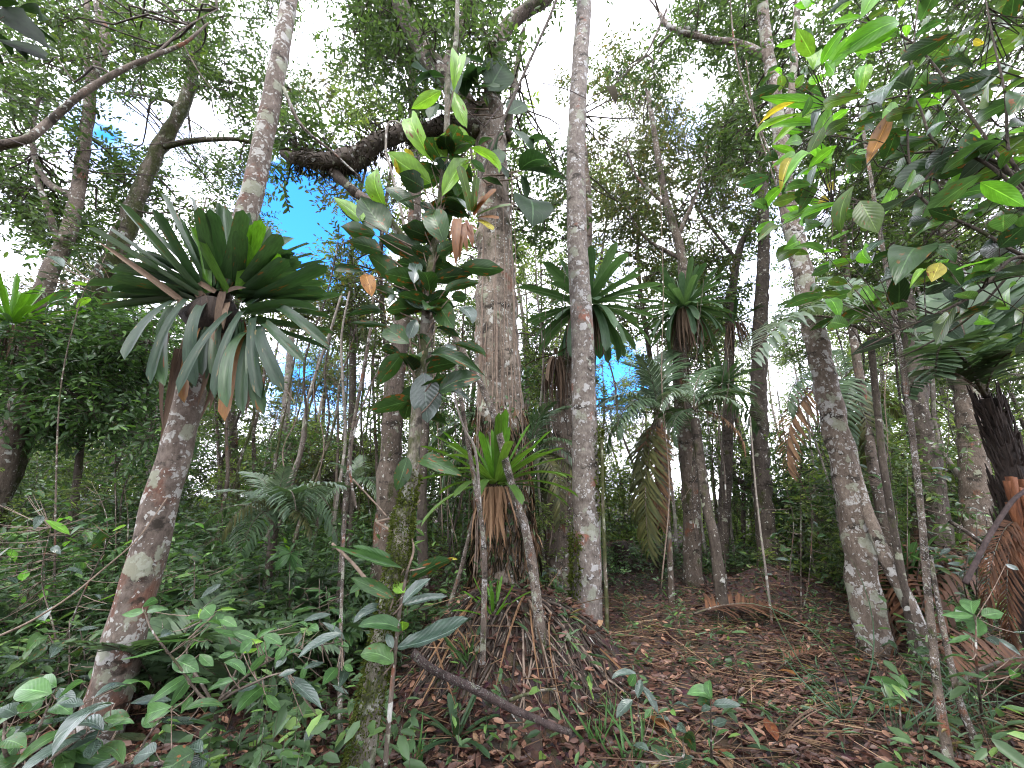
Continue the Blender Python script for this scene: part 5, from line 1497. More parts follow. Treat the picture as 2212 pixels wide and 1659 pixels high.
L6 = [(4, 390, 150, 255, 90, Gr, .5), (4, 440, 300, 300, 380, 'l_mid', .4), (4, 400, 350, 295, 470, Gr, .34), (4, 560, 340, 470, 400, 'l_lime', .5), (4, 550, 260, 440, 250, 'l_lime', .24), (4, 720, 330, 620, 260, Gr, .3), (4, 700, 260, 590, 290, Gr, .3), (4, 640, 220, 560, 160, Gr, .3), (4, 560, 60, 420, 100, Gr, .3), (4, 500, 110, 620, 140, Gr, .2), (4, 620, 130, 720, 200, Gr, .24), (4, 880, 130, 960, 160, Gr, .3), (4, 290, 420, 340, 400, Gr, .6)]
shrub_from('thin treelet with grey glossy leaves left of the largest bromeliad', L6, [[(120, 1100, 4.4), (130, 850, 4.4), (160, 700, 4.4), (200, 600, 4.4), (290, 570, 4.4)]], lambda u, v: 4.4, .4, 15, (120, 1420), spread=.4, meshes=LA, extra=46, box=(40, 330, 530, 680), exm=(Gr, 'l_mid', D, Gr), exL=(.1, .2))
shrub_from('leafy shrub with bright leaves at the left edge behind the grey-green shrub', [(7, 430, 220, 280, 130, 'l_bright', .34), (7, 670, 220, 560, 300, D, .34), (7, 250, 100, 210, 190, Gr, .5), (7, 560, 310, 640, 260, D, .4), (7, 780, 160, 690, 200, 'l_lime', .3)],
           [[(120, 1380, 3.9), (90, 1250, 3.9), (110, 1140, 3.9)], [(160, 1330, 3.9), (200, 1240, 3.9), (240, 1160, 3.9)]], lambda u, v: 3.9, .4, 16, (110, 1480), extra=90, box=(-60, 270, 1060, 1400), exm=('l_mid', D, D, 'l_bright', Gr), exL=(.1, .2))
# leaves poking into the top left corner, their shade put into the colour
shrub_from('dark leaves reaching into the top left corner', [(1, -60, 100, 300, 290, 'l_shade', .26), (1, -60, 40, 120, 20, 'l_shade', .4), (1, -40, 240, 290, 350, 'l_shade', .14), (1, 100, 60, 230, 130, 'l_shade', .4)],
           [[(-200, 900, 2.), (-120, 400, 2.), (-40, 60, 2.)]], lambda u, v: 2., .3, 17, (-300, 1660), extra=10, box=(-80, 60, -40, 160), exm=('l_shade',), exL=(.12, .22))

for i, (u, v, Y, w_, h_, m_, lab) in enumerate([
    (60, 1230, 4.6, 120, 110, ('l_mid', D, 'l_bright'), 'mixed green shrub at the left edge below the dense small-leaved tree'), (420, 1290, 4.3, 100, 90, (D, Gr, 'l_mid'), 'dark glossy shrub close right of the lichen-stained trunk'),
    (560, 1300, 4.8, 90, 80, (D, 'l_mid', Gr), 'dark shrub before the low arching palm'), (690, 1330, 4.2, 70, 80, ('l_mid', Sh), 'light shrub left of the reddish lichen stem'),
    (150, 1420, 3.6, 110, 80, (D, 'l_mid', Gr), 'low dark shrub left of the foot of the lichen-stained trunk'), (480, 1180, 6, 90, 80, ('l_mid', 'l_bright', D), 'bright shrub behind the low arching palm at its left'),
    (1960, 1120, 5.6, 110, 120, ('l_mid', D, Gr), 'shrub between the leaning trunks at the right'), (2110, 1180, 5, 90, 90, (D, 'l_olive', Gr), 'dark shrub in front of the broad brown trunk at the right'),
    (1730, 1130, 6.6, 80, 130, (D, Gr, 'l_mid'), 'tall dark shrub left of the white-lichened trunk'), (1205, 1270, 5.8, 34, 40, (Gr, 'l_mid'), 'small grey-leaved plant between the giant and the slender grey trunk'),
    (250, 1130, 5.2, 90, 100, (D, 'l_mid'), 'dark shrub left of the middle of the lichen-stained trunk')]):
    shrub_from(lab, [], [[(u - w_ * .3, v + h_, Y), (u - w_ * .2, v, Y), (u - w_ * .4, v - h_ * .6, Y)], [(u + w_ * .2, v + h_, Y), (u + w_ * .3, v, Y), (u + w_ * .2, v - h_ * .8, Y)], [(u, v + h_, Y), (u, v, Y - .1), (u, v - h_, Y)]],
               lambda a, b, Y=Y: Y - .2, .4, 40 + i, (u, min(1640, v + h_ + 60)), spread=.3, meshes=(LA if i % 2 else OV), extra=int(16 + w_ * .26), box=(u - w_, u + w_, v - h_, v + h_), exm=m_, exL=(.12, .24))

# philodendron on the giant's fork: large lobed leaves
gcen = P(1060, 300, 4.45)
phil = thing('climbing_philodendron', 'dark large-leaved climber clinging round the fork of the giant trunk', 'climbing plant', gcen)
r7 = np.random.default_rng(71)
PH = [(2, 660, 540, 480, 410), (2, 690, 480, 490, 560), (2, 800, 350, 950, 400), (2, 820, 520, 960, 420), (2, 880, 540, 1030, 540), (2, 960, 560, 1060, 380), (2, 820, 600, 850, 480), (2, 1090, 800, 1230, 940), (2, 1050, 830, 1010, 980), (2, 1180, 1050, 1450, 1110), (2, 1200, 900, 1360, 900),
      (2, 1170, 1080, 1190, 1230), (2, 1150, 1050, 1340, 1020), (2, 700, 680, 560, 750), (2, 640, 640, 600, 740), (2, 1200, 1230, 1230, 1400), (2, 960, 940, 1050, 1010), (2, 1080, 700, 1190, 640), (2, 900, 900, 990, 860), (2, 920, 1100, 1050, 1150), (2, 760, 370, 800, 430), (2, 880, 520, 760, 600), (2, 1000, 1000, 1080, 1100)]
for (reg, x0, y0, x1, y1) in PH:
    b, e = P(*zr(reg, x0, y0), 4.4 + r7.uniform(-.1, .1)), P(*zr(reg, x1, y1), 4.3 + r7.uniform(-.2, .2))
    place_leaf(phil, b, e, (e - b).length * r7.uniform(.5, .8), OV[r7.integers(1, 5)], M['l_phil'], hint=(r7.normal() * .4, -.5, .7))
g = Geo()
for (reg, x0, y0, x1, y1) in PH:
    b = P(*zr(reg, x0, y0), 4.42)
    s = P(1062 + r7.uniform(-20, 20), zr(reg, x0, y0)[1] + 12, 4.55)
    g.add(*tube(spline(np.array([s, (Vector(s) + b) / 2 + Vector((0, 0, -.03)), b]), 7), np.linspace(.012, .007, 7), 5))
link('petioles', g.mesh('petioles', [M['vine']], gcen), phil)['kind'] = 'stuff'
# tank bromeliad on the sapling: orange withered straps
obr = thing('bromeliad', 'small bromeliad with yellow and orange withered leaves on the upper sapling stem', 'bromeliad', P(1010, 480, 2.8))
for (x0, y0, x1, y1, m, w_) in ((850, 1300, 780, 1020, 'l_olive', .075), (870, 1310, 890, 1090, 'l_olive', .06), (870, 1330, 1010, 1165, 'br_brown', .085), (880, 1340, 1110, 1265, 'l_olive', .07), (880, 1350, 1025, 1350, 'br_brown', .065), (890, 1360, 990, 1420, 'l_yellow', .06), (860, 1300, 930, 1210, 'br_brown', .07)):
    place_leaf(obr, P(*zr(2, x0, y0), 2.72), P(*zr(2, x1, y1), 2.62), w_, ST[2], M[m], hint=(0, -.9, .6))
for (x0, y0, x1, y1, w_) in ((770, 1350, 760, 1640, .08), (800, 1380, 830, 1560, .06), (840, 1390, 865, 1530, .06), (760, 1370, 720, 1470, .03), (850, 1400, 900, 1420, .02), (790, 1400, 780, 1600, .08), (820, 1360, 870, 1480, .025)):
    place_leaf(obr, P(*zr(2, x0, y0), 2.7), P(*zr(2, x1, y1), 2.66), w_, DR[2], M['br_brown'], hint=(0, -1, .1), name='dead_leaf')


# ------------------------------------------------------------------ poles, sticks, vines
def stick(name, label, pts, r0, r1, mat, cat='stick', seed=0, sides=8, rough=.08, n=40, ground=False, group=None):
    w = UV3(pts)
    if ground:
        w[0, 2] = float(ground_z(w[0, 0], w[0, 1])) - .05
    path = spline(w, n)
    V, Fs = tube(path, np.linspace(r0, r1, n), sides, rough, seed)
    b = Vector(path[0])
    return tag(link(name, make_mesh(name, V - np.array(b), Fs, mat), None, b), label, cat, group)


stick('leaning_pole', 'lichened pole leaning left in front of the giant trunk', [(1174, 1440, 3.75), (1167, 1358, 3.76), (1149, 1218, 3.8), (1132, 1130, 3.85), (1121, 1102, 3.88), (1097, 1015, 3.95), (1069, 903, 4.0), (1034, 822, 4.05), (995, 749, 4.1), (968, 690, 4.15)], .046, .03, M['bk_pole'], 'sapling', 1, 12)
stick('leaning_pole', 'dark thin pole left of the lichened leaning pole', [(1042, 1440, 3.5), (1046, 1288, 3.5), (1044, 1165, 3.5), (1027, 1050, 3.5), (1006, 927, 3.5), (985, 784, 3.5), (978, 690, 3.5)], .024, .016, M['bk_pole'], 'sapling', 2, 9)
stick('leaning_pole', 'thin pale pole joining the dark thin pole', [(1040, 1140, 3.52), (1028, 980, 3.48), (1005, 930, 3.48), (988, 880, 3.5), (975, 800, 3.55)], .013, .008, M['bk_pale'], 'sapling', 3, 7)
stick('leaning_pole', 'lichened pole leaning right at the left foot of the giant trunk', [(968, 1320, 4.6), (993, 1240, 4.65), (1020, 1130, 4.7), (1035, 1080, 4.75)], .026, .02, M['bk_pole'], 'sapling', 4, 10)
stick('fallen_branch', 'dark fallen branch slanting down before the earth mound', [(890, 1410, 2.55), (925, 1440, 2.55), (964, 1461, 2.55), (1015, 1484, 2.57), (1069, 1510, 2.6), (1110, 1532, 2.63), (1156, 1552, 2.66), (1195, 1570, 2.7), (1232, 1583, 2.75)], .024, .016, M['bk_stick'], 'branch', 5, 12, .12, 60)
stick('dead_branch', 'pinkish bare stick slanting behind the mossy foot of the sapling', [(718, 1174, 2.9), (760, 1215, 2.85), (800, 1262, 2.8), (838, 1297, 2.75)], .009, .013, M['stick_pale'], 'stick', 6)
stick('dead_branch', 'crooked pale twig beside the whitish sapling stem', [(908, 1080, 2.9), (878, 1112, 2.9), (845, 1120, 2.85), (815, 1128, 2.8), (830, 1138, 2.8), (850, 1148, 2.75)], .006, .01, M['stick_pale'], 'stick', 7)
stick('dead_branch', 'curved pale branch rising from the sapling foot', [(872, 1246, 2.6), (884, 1220, 2.6), (893, 1190, 2.62), (890, 1165, 2.65), (880, 1155, 2.7)], .009, .005, M['stick_pale'], 'stick', 8)
stick('dead_branch', 'long thin twig sloping in front of the lichen-stained trunk', [(-20, 1382, 2.3), (70, 1340, 2.3), (157, 1284, 2.35), (225, 1228, 2.4), (290, 1172, 2.45), (330, 1120, 2.5), (362, 1074, 2.55)], .006, .0035, M['stick_pale'], 'stick', 9)
stick('dead_branch', 'pale forked root on the earth mound', [(1100, 1513, 3.1), (1130, 1502, 3.12), (1165, 1492, 3.15), (1200, 1488, 3.2)], .012, .007, M['bk_white'], 'root', 10)
stick('leaning_pole', 'thin lichened stem rising left of the small palm', [(735, 1292, 5), (742, 1150, 5), (752, 1030, 5), (762, 930, 5), (785, 800, 5), (802, 700, 5), (806, 640, 5.05)], .03, .018, M['bk_pole'], 'sapling', 11, 9, ground=True)
stick('leaning_pole', 'thin curved stem arching left of the whitish sapling stem', [(770, 1100, 4), (757, 1020, 4), (764, 940, 4), (790, 860, 4), (830, 775, 4), (850, 740, 3.9)], .014, .007, M['bk_mid'], 'vine', 12, 8)
stick('dead_branch', 'bare pinkish twig crossing the small palm', [(762, 1035, 3.6), (790, 1065, 3.55), (818, 1095, 3.5), (835, 1115, 3.4)], .008, .006, M['stick_pale'], 'stick', 13)
stick('leaning_pole', 'thin stem with reddish lichen behind the sapling foot', [(738, 1659, 3.2), (735, 1560, 3.2), (735, 1440, 3.4), (737, 1330, 3.6), (741, 1200, 3.8), (744, 1078, 4)], .018, .012, M['bk_pole'], 'sapling', 14, 8, ground=True)
stick('leaning_pole', 'thin grey stem beside the mossy sapling foot', [(832, 1659, 2.4), (842, 1540, 2.4), (851, 1440, 2.45), (862, 1330, 2.5), (880, 1230, 2.55)], .014, .009, M['bk_mid'], 'sapling', 15, 8)
stick('leaning_pole', 'mossy thin stem right of the slender grey trunk foot', [(1318, 1480, 4.6), (1312, 1380, 4.7), (1308, 1250, 4.8), (1303, 1100, 4.9), (1300, 950, 5)], .026, .018, M['bk_moss'], 'sapling', 16, 8, ground=True)
stick('leaning_pole', 'straight thin pole before the low earth bank', [(1668, 1350, 6.2), (1655, 1240, 6.2), (1645, 1165, 6.2), (1632, 1050, 6.3), (1620, 900, 6.4)], .017, .012, M['bk_pale'], 'sapling', 17, 8, ground=True)
stick('dead_branch', 'dark slanting branch in front of the tree fern trunk', [(2085, 1260, 2.9), (2130, 1170, 2.9), (2180, 1090, 2.9), (2215, 1060, 2.9)], .016, .012, M['stick'], 'branch', 18)
stick('dead_branch', 'long pale pole lying slanted behind the tree fern', [(2050, 1125, 4.6), (2110, 1165, 4.5), (2212, 1250, 4.4)], .02, .018, M['bk_mid'], 'branch', 19)
stick('dead_branch', 'thin branch with a hanging tip right of the slender grey trunk', [(1440, 20, 5), (1400, 110, 5), (1360, 150, 5), (1325, 185, 5)], .02, .008, M['bk_dark'], 'branch', 20)
stick('liana', 'long dark diagonal branch crossing the giant trunk', [(1010, 470, 3.3), (1050, 350, 3.35), (1100, 230, 3.4), (1145, 130, 3.45), (1190, 30, 3.5), (1215, -40, 3.5)], .014, .018, M['bk_dark'], 'branch', 21)
stick('liana', 'forked wiry twig in front of the giant trunk', [(1045, 275, 3.2), (1090, 220, 3.25), (1142, 180, 3.3), (1215, 190, 3.3), (1270, 215, 3.3)], .005, .004, M['stick'], 'twig', 22)
stick('liana', 'wiry twig slanting to the forked twig before the giant', [(960, 175, 3.1), (1000, 230, 3.15), (1045, 272, 3.2)], .004, .004, M['stick'], 'twig', 23)
stick('liana', 'thin vine strung across the upper left canopy', [(-10, 290, 3.6), (100, 330, 3.6), (200, 370, 3.6), (320, 378, 3.7), (400, 390, 3.7), (480, 430, 3.7)], .006, .004, M['stick'], 'vine', 24)
stick('liana', 'second thin vine strung across the upper left canopy', [(0, 340, 3.6), (120, 330, 3.6), (260, 318, 3.7), (420, 300, 3.8), (540, 262, 3.8), (610, 230, 3.8)], .005, .004, M['stick'], 'vine', 25)
stick('liana', 'loop of bare vine left of the sapling leaves', [(833, 330, 3.6), (836, 275, 3.6), (848, 262, 3.6), (870, 272, 3.6), (882, 300, 3.6)], .014, .01, M['bk_pale'], 'vine', 26)
stick('liana', 'pale bare vine rising from the loop to the sapling leaves', [(900, 640, 3.6), (872, 480, 3.6), (848, 380, 3.6), (833, 330, 3.6)], .016, .013, M['bk_pale'], 'vine', 27)
stick('liana', 'thin liana climbing left of the white-lichened trunk', [(1690, 400, 5), (1650, 300, 5), (1625, 240, 5), (1590, 120, 5), (1575, -20, 5)], .016, .012, M['bk_mid'], 'vine', 28)
stick('liana', 'second thin liana left of the white-lichened trunk', [(1700, 470, 4.9), (1660, 350, 4.9), (1630, 250, 4.9), (1612, 130, 4.9)], .01, .008, M['bk_mid'], 'vine', 29)
stick('liana', 'slanting twig below the right-hand shrub leaves', [(1900, 790, 2.9), (2000, 745, 2.6), (2100, 680, 2.4), (2212, 555, 2.2), (2260, 500, 2.1)], .005, .009, M['bk_dark'], 'branch', 30)
bs_ = G(1344, 1236)
V, Fs = tube(spline(np.array([bs_ + Vector((0, 0, -.1)), bs_ + Vector((.03, 0, .25)), bs_ + Vector((0, 0, .62))]), 14), [.22, .2, .19, .2, .18, .2, .21, .19, .2, .2, .17, .19, .16, .1], 14, .3, 9)
tag(link('tree_stump', make_mesh('tree_stump', V - np.array(bs_), Fs, M['fern_trunk']), None, bs_), 'charred black stump on the floor beyond the slender grey trunk', 'stump')  # whole stump in the near-black fern trunk fibre
# crumpled dead leaf hanging in the gap
dl = thing('hanging_dead_leaf', 'crumpled dark dead leaf hanging in the sky gap right of the slender grey trunk', 'leaf', P(1318, 190, 4.9))
place_leaf(dl, P(1316, 186, 4.9), P(1330, 226, 4.85), .17, DR[2], M['hangmoss'], hint=(0, -1, .3))

# lianas on the giant trunk, and hanging ones between the trunks
r8 = np.random.default_rng(88)
for i in range(20):
    x = r8.uniform(-1, 1)
    top, bot = r8.uniform(300, 850), r8.uniform(1000, 1330)
    pts = []
    for v in np.linspace(bot, top, 6):
        rad = np.interp(v, [230, 400, 875, 1340], [34, 36, 54, 66])
        pts.append((1075 + x * rad + r8.normal() * 4, v, CEN - .34 + .12 * abs(x)))
    stick('clinging_vine', 'thin pale vine on the bark of the giant trunk, ' + ('left' if x < -.33 else ('right' if x > .33 else 'middle')) + ' side, ' + ('climbing high' if top < 500 else ('climbing halfway' if top < 690 else 'staying low')), pts, r8.uniform(.006, .013), .005, M['vine'], 'vine', i, 5, .1, 30, group='vines on the giant trunk')
for i in range(34):
    u = r8.choice([r8.uniform(930, 1040), r8.uniform(1130, 1240), r8.uniform(1340, 1720), r8.uniform(560, 900), r8.uniform(1780, 2200)])
    Y = r8.uniform(5.5, 8)
    v0, v1 = r8.uniform(380, 800), r8.uniform(1050, 1280)
    pts = [(u + r8.normal() * 14, v, Y) for v in np.linspace(v1, v0, 5)]
    stick('hanging_vine', ('pale' if i % 2 == 0 else 'dark') + ' thin vine hanging ' + where(*P(u, 900, Y)), pts, r8.uniform(.004, .011), .005, M[('vine', 'bk_dark')[i % 2]], 'vine', i, 5, .1, 24, group='hanging vines')

gt = next(o for o in bpy.data.objects if o.name == 'giant_tree')
gp = spline(UV3([(1092, 1340, CEN), (1090, 1200, CEN), (1086, 1050, CEN), (1081, 875, CEN)]), 60)
for nm, n, sz, mt, w_, lo in (('bark_creepers', 420, .06, M['bush'], .5, 0), ('bark_debris', 1300, .16, M['straw'], .1, 0), ('bark_rootlets', 650, .2, M['hangmoss'], .07, 0)):
    k = (60 * r8.random(n) ** (1.6 if nm != 'bark_creepers' else 1.)).astype(int)
    a = r8.uniform(math.pi, 2 * math.pi, n) + r8.normal(size=n) * .2
    o_ = np.stack([np.cos(a), np.sin(a), np.zeros(n)], -1)
    rad_ = np.interp(k, [0, 3, 59], [.42, .36, .31])[:, None]
    d = np.stack([r8.normal(size=n) * .25, r8.normal(size=n) * .1 - .1, -np.ones(n)], -1) if nm != 'bark_creepers' else o_ * .3 + r8.normal(size=(n, 3)) * .6
    V, Fs = leaves_geo(gp[k] + o_ * rad_ * r8.uniform(.98, 1.1, (n, 1)), d, o_ + r8.normal(size=(n, 3)) * .3, sz * r8.uniform(.5, 1.4, n), w_, HEX if nm == 'bark_creepers' else KITE, HEXF if nm == 'bark_creepers' else KITEF)
    q = link(nm, make_mesh(nm, V - np.array(gt.location), Fs, mt, smooth=False), gt)
    q['kind'] = 'stuff'
# rootlets and moss under the epiphyte limb, moss on the slender grey trunk
for o in list(bpy.data.objects):
    if o.name == 'epiphyte_limb':
        lp = spline(UV3([(985, 268, 4.8), (929, 280, 4.7), (859, 292, 4.6), (806, 315, 4.5), (754, 348, 4.5), (700, 350, 4.5), (640, 340, 4.5)]), 60)
        n = 1500
        k = r8.integers(0, 60, n)
        a = r8.uniform(0, 6.28, n)
        off = np.stack([r8.normal(size=n) * .05, np.cos(a) * .14, np.sin(a) * .14], -1)
        d = off * 3 + np.stack([r8.normal(size=n) * .3, r8.normal(size=n) * .3, -.5 + r8.normal(size=n) * .4], -1)
        V, Fs = leaves_geo(lp[k] + off * .8, d, r8.normal(size=(n, 3)), r8.uniform(.05, .22, n), .09, KITE, KITEF)
        q = link('rootlets', make_mesh('rootlets', V - np.array(o.location), Fs, M['hangmoss'], smooth=False), o)
        q['kind'] = 'stuff'
    if o.name == 'slender_grey_tree':
        mp = spline(UV3([(1290, 1120, 5.12), (1293, 1020, 5.12), (1290, 930, 5.12)]), 30)
        moss_sleeve(o, mp, .05, 700, 5, .06)
        mp = spline(UV3([(1236, 1400, 5.1), (1244, 1250, 5.12), (1244, 1150, 5.12)]), 40)
        moss_sleeve(o, mp, .06, 1300, 6, .05)


# ------------------------------------------------------------------ ground cover
def scatter(n, x0, x1, y0, y1, dens, r_):
    x, y = r_.uniform(x0, x1, n * 3), r_.uniform(y0, y1, n * 3)
    k = r_.random(n * 3) < dens(x, y)
    x, y = x[k][:n], y[k][:n]
    return x, y


def uvw(x, y, z):
    dz = y * CP + (z - 1.6) * SP
    return 1106 + F * x / dz, 829.5 - F * (-y * SP + (z - 1.6) * CP) / dz


r9 = np.random.default_rng(99)
# leaf litter
yy = 1.6 + 12 * r9.random(60000) ** 1.7
xx = r9.uniform(-1, 1, 60000) * (yy * 1.35 + .6)
zz = ground_z(xx, yy) + r9.uniform(.004, .035, 60000)
a = r9.uniform(0, 6.28, 60000)
d = np.stack([np.cos(a), np.sin(a), r9.normal(size=60000) * .22], -1)
CUP = np.array([(0, 0, 0), (.25, .4, .14), (.65, .42, .1), (1, 0, .1), (.65, -.42, .12), (.25, -.4, .16)])
V, Fs = leaves_geo(np.stack([xx, yy, zz], -1), d, np.array([0, 0, 1.]) + r9.normal(size=(60000, 3)) * .38, r9.uniform(.04, .1, 60000), .45, CUP, HEXF)
tag(link('leaf_litter', make_mesh('leaf_litter', V, Fs, M['litter'], smooth=False)), 'brown leaf litter covering the forest floor', kind='stuff')
# extra litter clinging to the mound face
# straw and twigs, mostly lower right
n = 2600
yy = r9.uniform(1.7, 7.5, n)
xx = np.where(r9.random(n) < .75, r9.uniform(.2, 1.35, n), r9.uniform(-1., .3, n)) * yy
zz = ground_z(xx, yy) + r9.uniform(.01, .09, n)
a = r9.normal(size=n) * .7 + np.where(r9.random(n) < .5, .35, 2.6)
dd = nrm(np.stack([np.cos(a), np.sin(a) * .7, r9.normal(size=n) * .13], -1))
pp = np.stack([xx, yy, zz], -1)
ln = r9.uniform(.12, .6, n)[:, None]
V, Fs = twigs_geo(pp, pp + dd * ln, r9.uniform(.002, .006, n)[:, None])
tag(link('straw_and_twigs', make_mesh('straw_and_twigs', V, Fs, M['straw'], smooth=False)), 'dry straw and twigs strewn over the floor at the lower right', kind='stuff')


def herbs(name, label, n, dens, leafm, L, k, h, tmpl, w, seed, xr=(-8, 9), yr=(1.7, 10), up=.5):
    r_ = np.random.default_rng(seed)
    x, y = scatter(n, *xr, *yr, dens, r_)
    n = len(x)
    z = ground_z(x, y)
    hh = h * r_.uniform(.4, 1.2, n)
    a = r_.uniform(0, 6.28, (n, k))
    rr = r_.uniform(.1, 1, (n, k)) * L * .7
    pos = np.stack([x[:, None] + np.cos(a) * rr * .4, y[:, None] + np.sin(a) * rr * .4, z[:, None] + hh[:, None] * r_.uniform(.25, 1, (n, k))], -1)
    d = np.stack([np.cos(a), np.sin(a), r_.normal(size=(n, k)) * .4 + up - .5], -1)
    nor = np.array([0, 0, 1.]) + r_.normal(size=(n, k, 3)) * .4
    g = Geo()
    g.add(*leaves_geo(pos.reshape(-1, 3), d.reshape(-1, 3), nor.reshape(-1, 3), (L * r_.uniform(.55, 1.25, (n, k))).ravel(), w, tmpl, HEXF))
    b = np.stack([x, y, z - .02], -1)
    g.add(*twigs_geo(b, b + np.stack([r_.normal(size=n) * .03, r_.normal(size=n) * .03, hh], -1), .0025), 1)
    tag(link(name, g.mesh(name, [leafm, M['bk_mid']], smooth=False)), label, kind='stuff')


def left_dense(x, y):
    u, v = uvw(x, y, ground_z(x, y))
    p = np.where(u < 900, .9, np.where(u < 1290, .08, .02))
    p = np.where((u > 640) & (u < 900) & (v > 1480), .3, p)
    p = np.where((u > 1950), .16, p)
    p = np.where((np.abs(x) < .95) & (np.abs(y - 4.35) < .9), .015, p)
    p = np.where((x < -1.6) & (y < 3.45), .06, p)
    return np.where((u > 1290) & (y > 9.2), .8, np.where((np.abs(x) > y * 1.5 + .5), 0, p))


herbs('undergrowth_herbs', 'dense low broad-leaved undergrowth across the left floor', 2600, left_dense, M['herb'], .13, 9, .55, HEX, .4, 1)
herbs('undergrowth_sprigs', 'small-leaved sprigs of the dark undergrowth', 2600, left_dense, M['bush'], .07, 14, .5, HEX, .4, 2)
herbs('tall_undergrowth', 'knee-high leafy thicket at the left behind the lichen-stained trunk', 1100, lambda x, y: left_dense(x, y) * (x < -.6) * (y > 3.9), M['bush'], .11, 22, 1.15, HEX, .4, 3)
herbs('bamboo_grass', 'fine pale bamboo-like grass tufts on the litter', 420, lambda x, y: np.where(x > -1.2, .5, .12) * (np.abs(x) < y * 1.4), M['bamboo'], .11, 10, .16, NARROW, .17, 4, up=.75)
herbs('creeping_seedlings', 'tiny seedlings sprinkled over the open litter', 700, lambda x, y: .6 * (np.abs(x) < y * 1.4), M['herb'], .055, 6, .08, HEX, .42, 6)
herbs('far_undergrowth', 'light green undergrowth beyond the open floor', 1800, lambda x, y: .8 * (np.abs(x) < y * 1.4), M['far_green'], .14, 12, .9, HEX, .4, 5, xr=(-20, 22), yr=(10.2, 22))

# fern tufts in the left undergrowth
r10 = np.random.default_rng(110)
fern_spots = [(390, 1340, 3.9), (360, 1400, 3.6), (450, 1250, 5), (540, 1300, 4.4), (700, 1330, 4.2), (640, 1250, 5.2), (420, 1180, 6), (720, 1250, 5.), (60, 1320, 4.4), (520, 1400, 3.5)]
for i, (u, v, Y) in enumerate(fern_spots):
    p = P(u, v, Y)
    c = on_ground(p.x, p.y, .12)
    t = thing('fern_clump', 'dark feathery fern clump ' + ('nearest in front of', 'low beside', 'farther right of', 'in the middle right of', 'close left of the pale sapling, well right of', 'far behind and right of', 'far behind', 'beside the mossy sapling foot, right of', 'left of', 'in the foreground right of')[i] + ' the lichen-stained trunk', 'fern', c, 'ferns in the undergrowth')
    for k in range(7):
        a = k * 2.4 + r10.normal() * .3
        L = r10.uniform(.5, .85)
        place_frond(t, c, c + Vector((math.cos(a) * L, math.sin(a) * L, L * r10.uniform(.25, .8))), FR['fern'][k % 2] if k % 3 else FR['palm'][1])

# bamboo sprays and sedges near the front
def sedge(label, u, v, n, L, seed, mat='bamboo', lean=(0, 0), w=.014):
    r_ = np.random.default_rng(seed)
    b = G(u, v)
    t = thing('sedge_tuft', label, 'grass', b)
    for i in range(n):
        a = r_.uniform(0, 6.28)
        l = L * r_.uniform(.55, 1.1)
        o = b + Vector((r_.normal() * .04, r_.normal() * .04, -.01))
        M.setdefault('bamboo1', leaf_mat('sedge_blade', (.05, .1, .06), (.09, .15, .09), rough=.35, tl=.25, island=False)) if 'bamboo1' not in M else None
        e = o + Vector((math.cos(a) * l * r_.uniform(.15, .75) + lean[0], math.sin(a) * l * r_.uniform(.1, .5) + lean[1], l * r_.uniform(.35, .95)))
        place_leaf(t, o, e, w, SW[r_.integers(1, 4)], M[mat], hint=(math.cos(a), math.sin(a), 1.2), name='blade')


sedge('tall blue-green sedge blades left of the white-lichened trunk foot', 1830, 1560, 8, 1.2, 1, 'bamboo1', (-.1, 0), .013)
sedge('arching sedge blades under the bright seedling at the right', 2120, 1600, 16, .9, 2, 'bamboo1', (-.25, 0), .011)
sedge('low sedge tuft at the bottom right edge', 2010, 1590, 14, .7, 3, 'bamboo1', (.2, 0), .01)
sedge('fan of narrow blades on the litter at the lower right', 1960, 1600, 12, .55, 4, 'bamboo1', (.2, 0), .01)
sedge('narrow green blades at the foot of the earth mound', 1290, 1600, 14, .34, 5, 'l_shrub', (0, 0), .018)
sedge('tuft of bamboo grass at the bottom centre', 1370, 1640, 16, .36, 6, 'l_shrub', (0, 0), .018)
sedge('pale bamboo grass tuft left of the earth mound foot', 900, 1650, 16, .34, 7, 'l_shrub', (0, 0), .018)
sedge('drooping narrow leaves on the left flank of the earth mound', 1000, 1440, 14, .45, 8, 'l_mid', (-.05, -.15), .016)
sedge('dry straw-coloured blades hanging down the earth mound', 1010, 1420, 12, .4, 9, 'br_tan', (-.05, -.2), .014)
sedge('dry straw tuft in the middle of the lower right litter', 1700, 1600, 9, .4, 10, 'br_dead', (.2, 0), .008)
sedge('dead grass stalks at the bottom right of centre', 1480, 1655, 12, .5, 11, 'br_tan', (-.1, 0), .01)
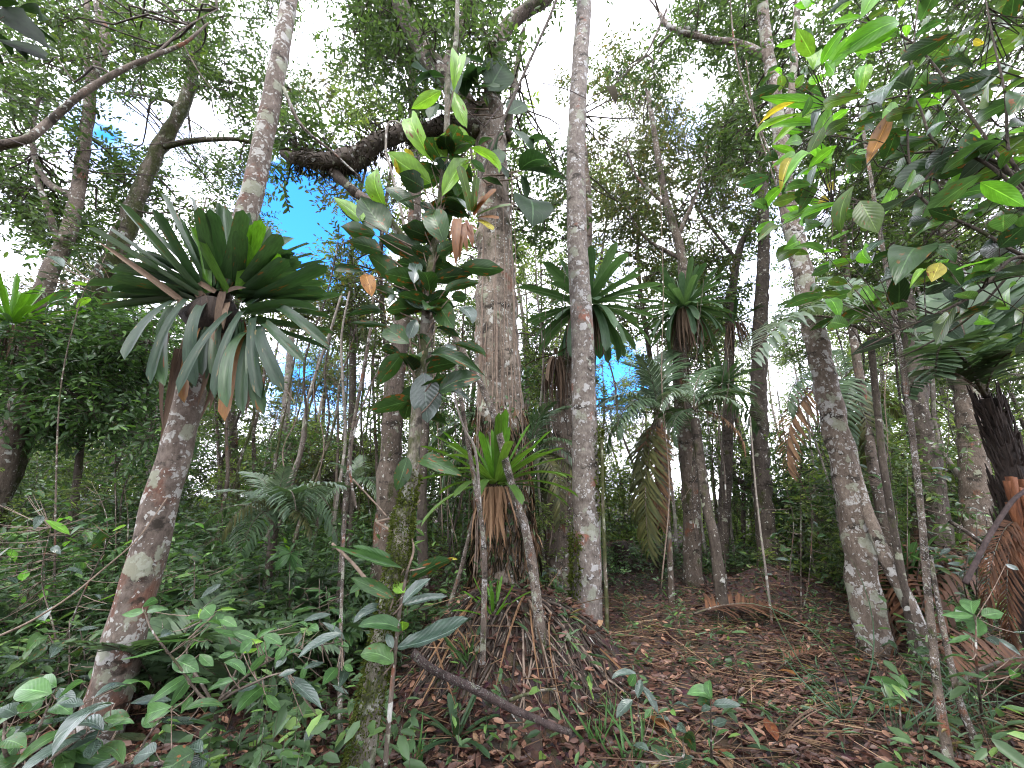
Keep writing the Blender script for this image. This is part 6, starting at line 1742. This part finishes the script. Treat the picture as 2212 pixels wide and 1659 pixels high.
# dry strips hanging down the mound
md = thing('dry_leaf_strips', 'long tan dry leaf strips draped down the front of the earth mound', 'dead leaves', on_ground(.0, 3.9))
for i in range(15):
    x = r10.uniform(-.75, .85)
    y0, y1 = 4.0 + r10.uniform(-.1, .1), 3.42 + r10.uniform(-.1, .2)
    a = on_ground(x, y0, .05)
    e = on_ground(x * 1.2 + r10.normal() * .22, y1, .04)
    place_leaf(md, a, e, r10.uniform(.01, .024), DR[r10.integers(0, 3)], M['br_tan' if i % 2 else 'br_dead'], hint=(r10.normal() * .6, -.6, 1), name='dead_leaf')
g = Geo()
for i in range(170):
    a_ = r10.uniform(3.5, 5.9)
    r0_, r1_ = r10.uniform(.25, .7), r10.uniform(.8, 1.25)
    aa = a_ + r10.normal() * .25
    p_ = np.array([np.array(on_ground(.03 + math.cos(a_ + (aa - a_) * t) * (r0_ + (r1_ - r0_) * t), 4.35 + math.sin(a_ + (aa - a_) * t) * (r0_ + (r1_ - r0_) * t) * .9, r10.uniform(.0, .035))) for t in np.linspace(0, 1, 6)])
    g.add(*tube(spline(p_, 14), np.linspace(1, .5, 14) * r10.uniform(.004, .014), 5, .15, i, caps=False), (0, 2, 0, 1, 2)[i % 5])
q = link('mound_roots', g.mesh('mound_roots', [M['bk_dark'], M['vine'], M['fern_trunk']]))
tag(q, 'tangle of thin roots gripping the earth mound under the giant trunk', kind='stuff')
# big fallen leaves on the floor that one can pick out
for i in range(40):
    y = r10.uniform(2.4, 6.)
    x = r10.uniform(-.4, 1.1) * y
    b = on_ground(x, y, .035)
    a = r10.uniform(0, 6.28)
    t = thing('fallen_leaf', 'large curled brown leaf lying on the forest floor', 'leaf', b, 'large fallen leaves')
    L = r10.uniform(.12, .22)
    place_leaf(t, b, b + Vector((math.cos(a) * L, math.sin(a) * L, r10.uniform(-.02, .05))), L * .42, OV[r10.integers(0, 3)], M[('br_tan', 'br_dead', 'br_brown', 'l_orange')[i % 4]])
print('objects', len(bpy.data.objects), 'tris', sum(len(m.polygons) for m in bpy.data.meshes))
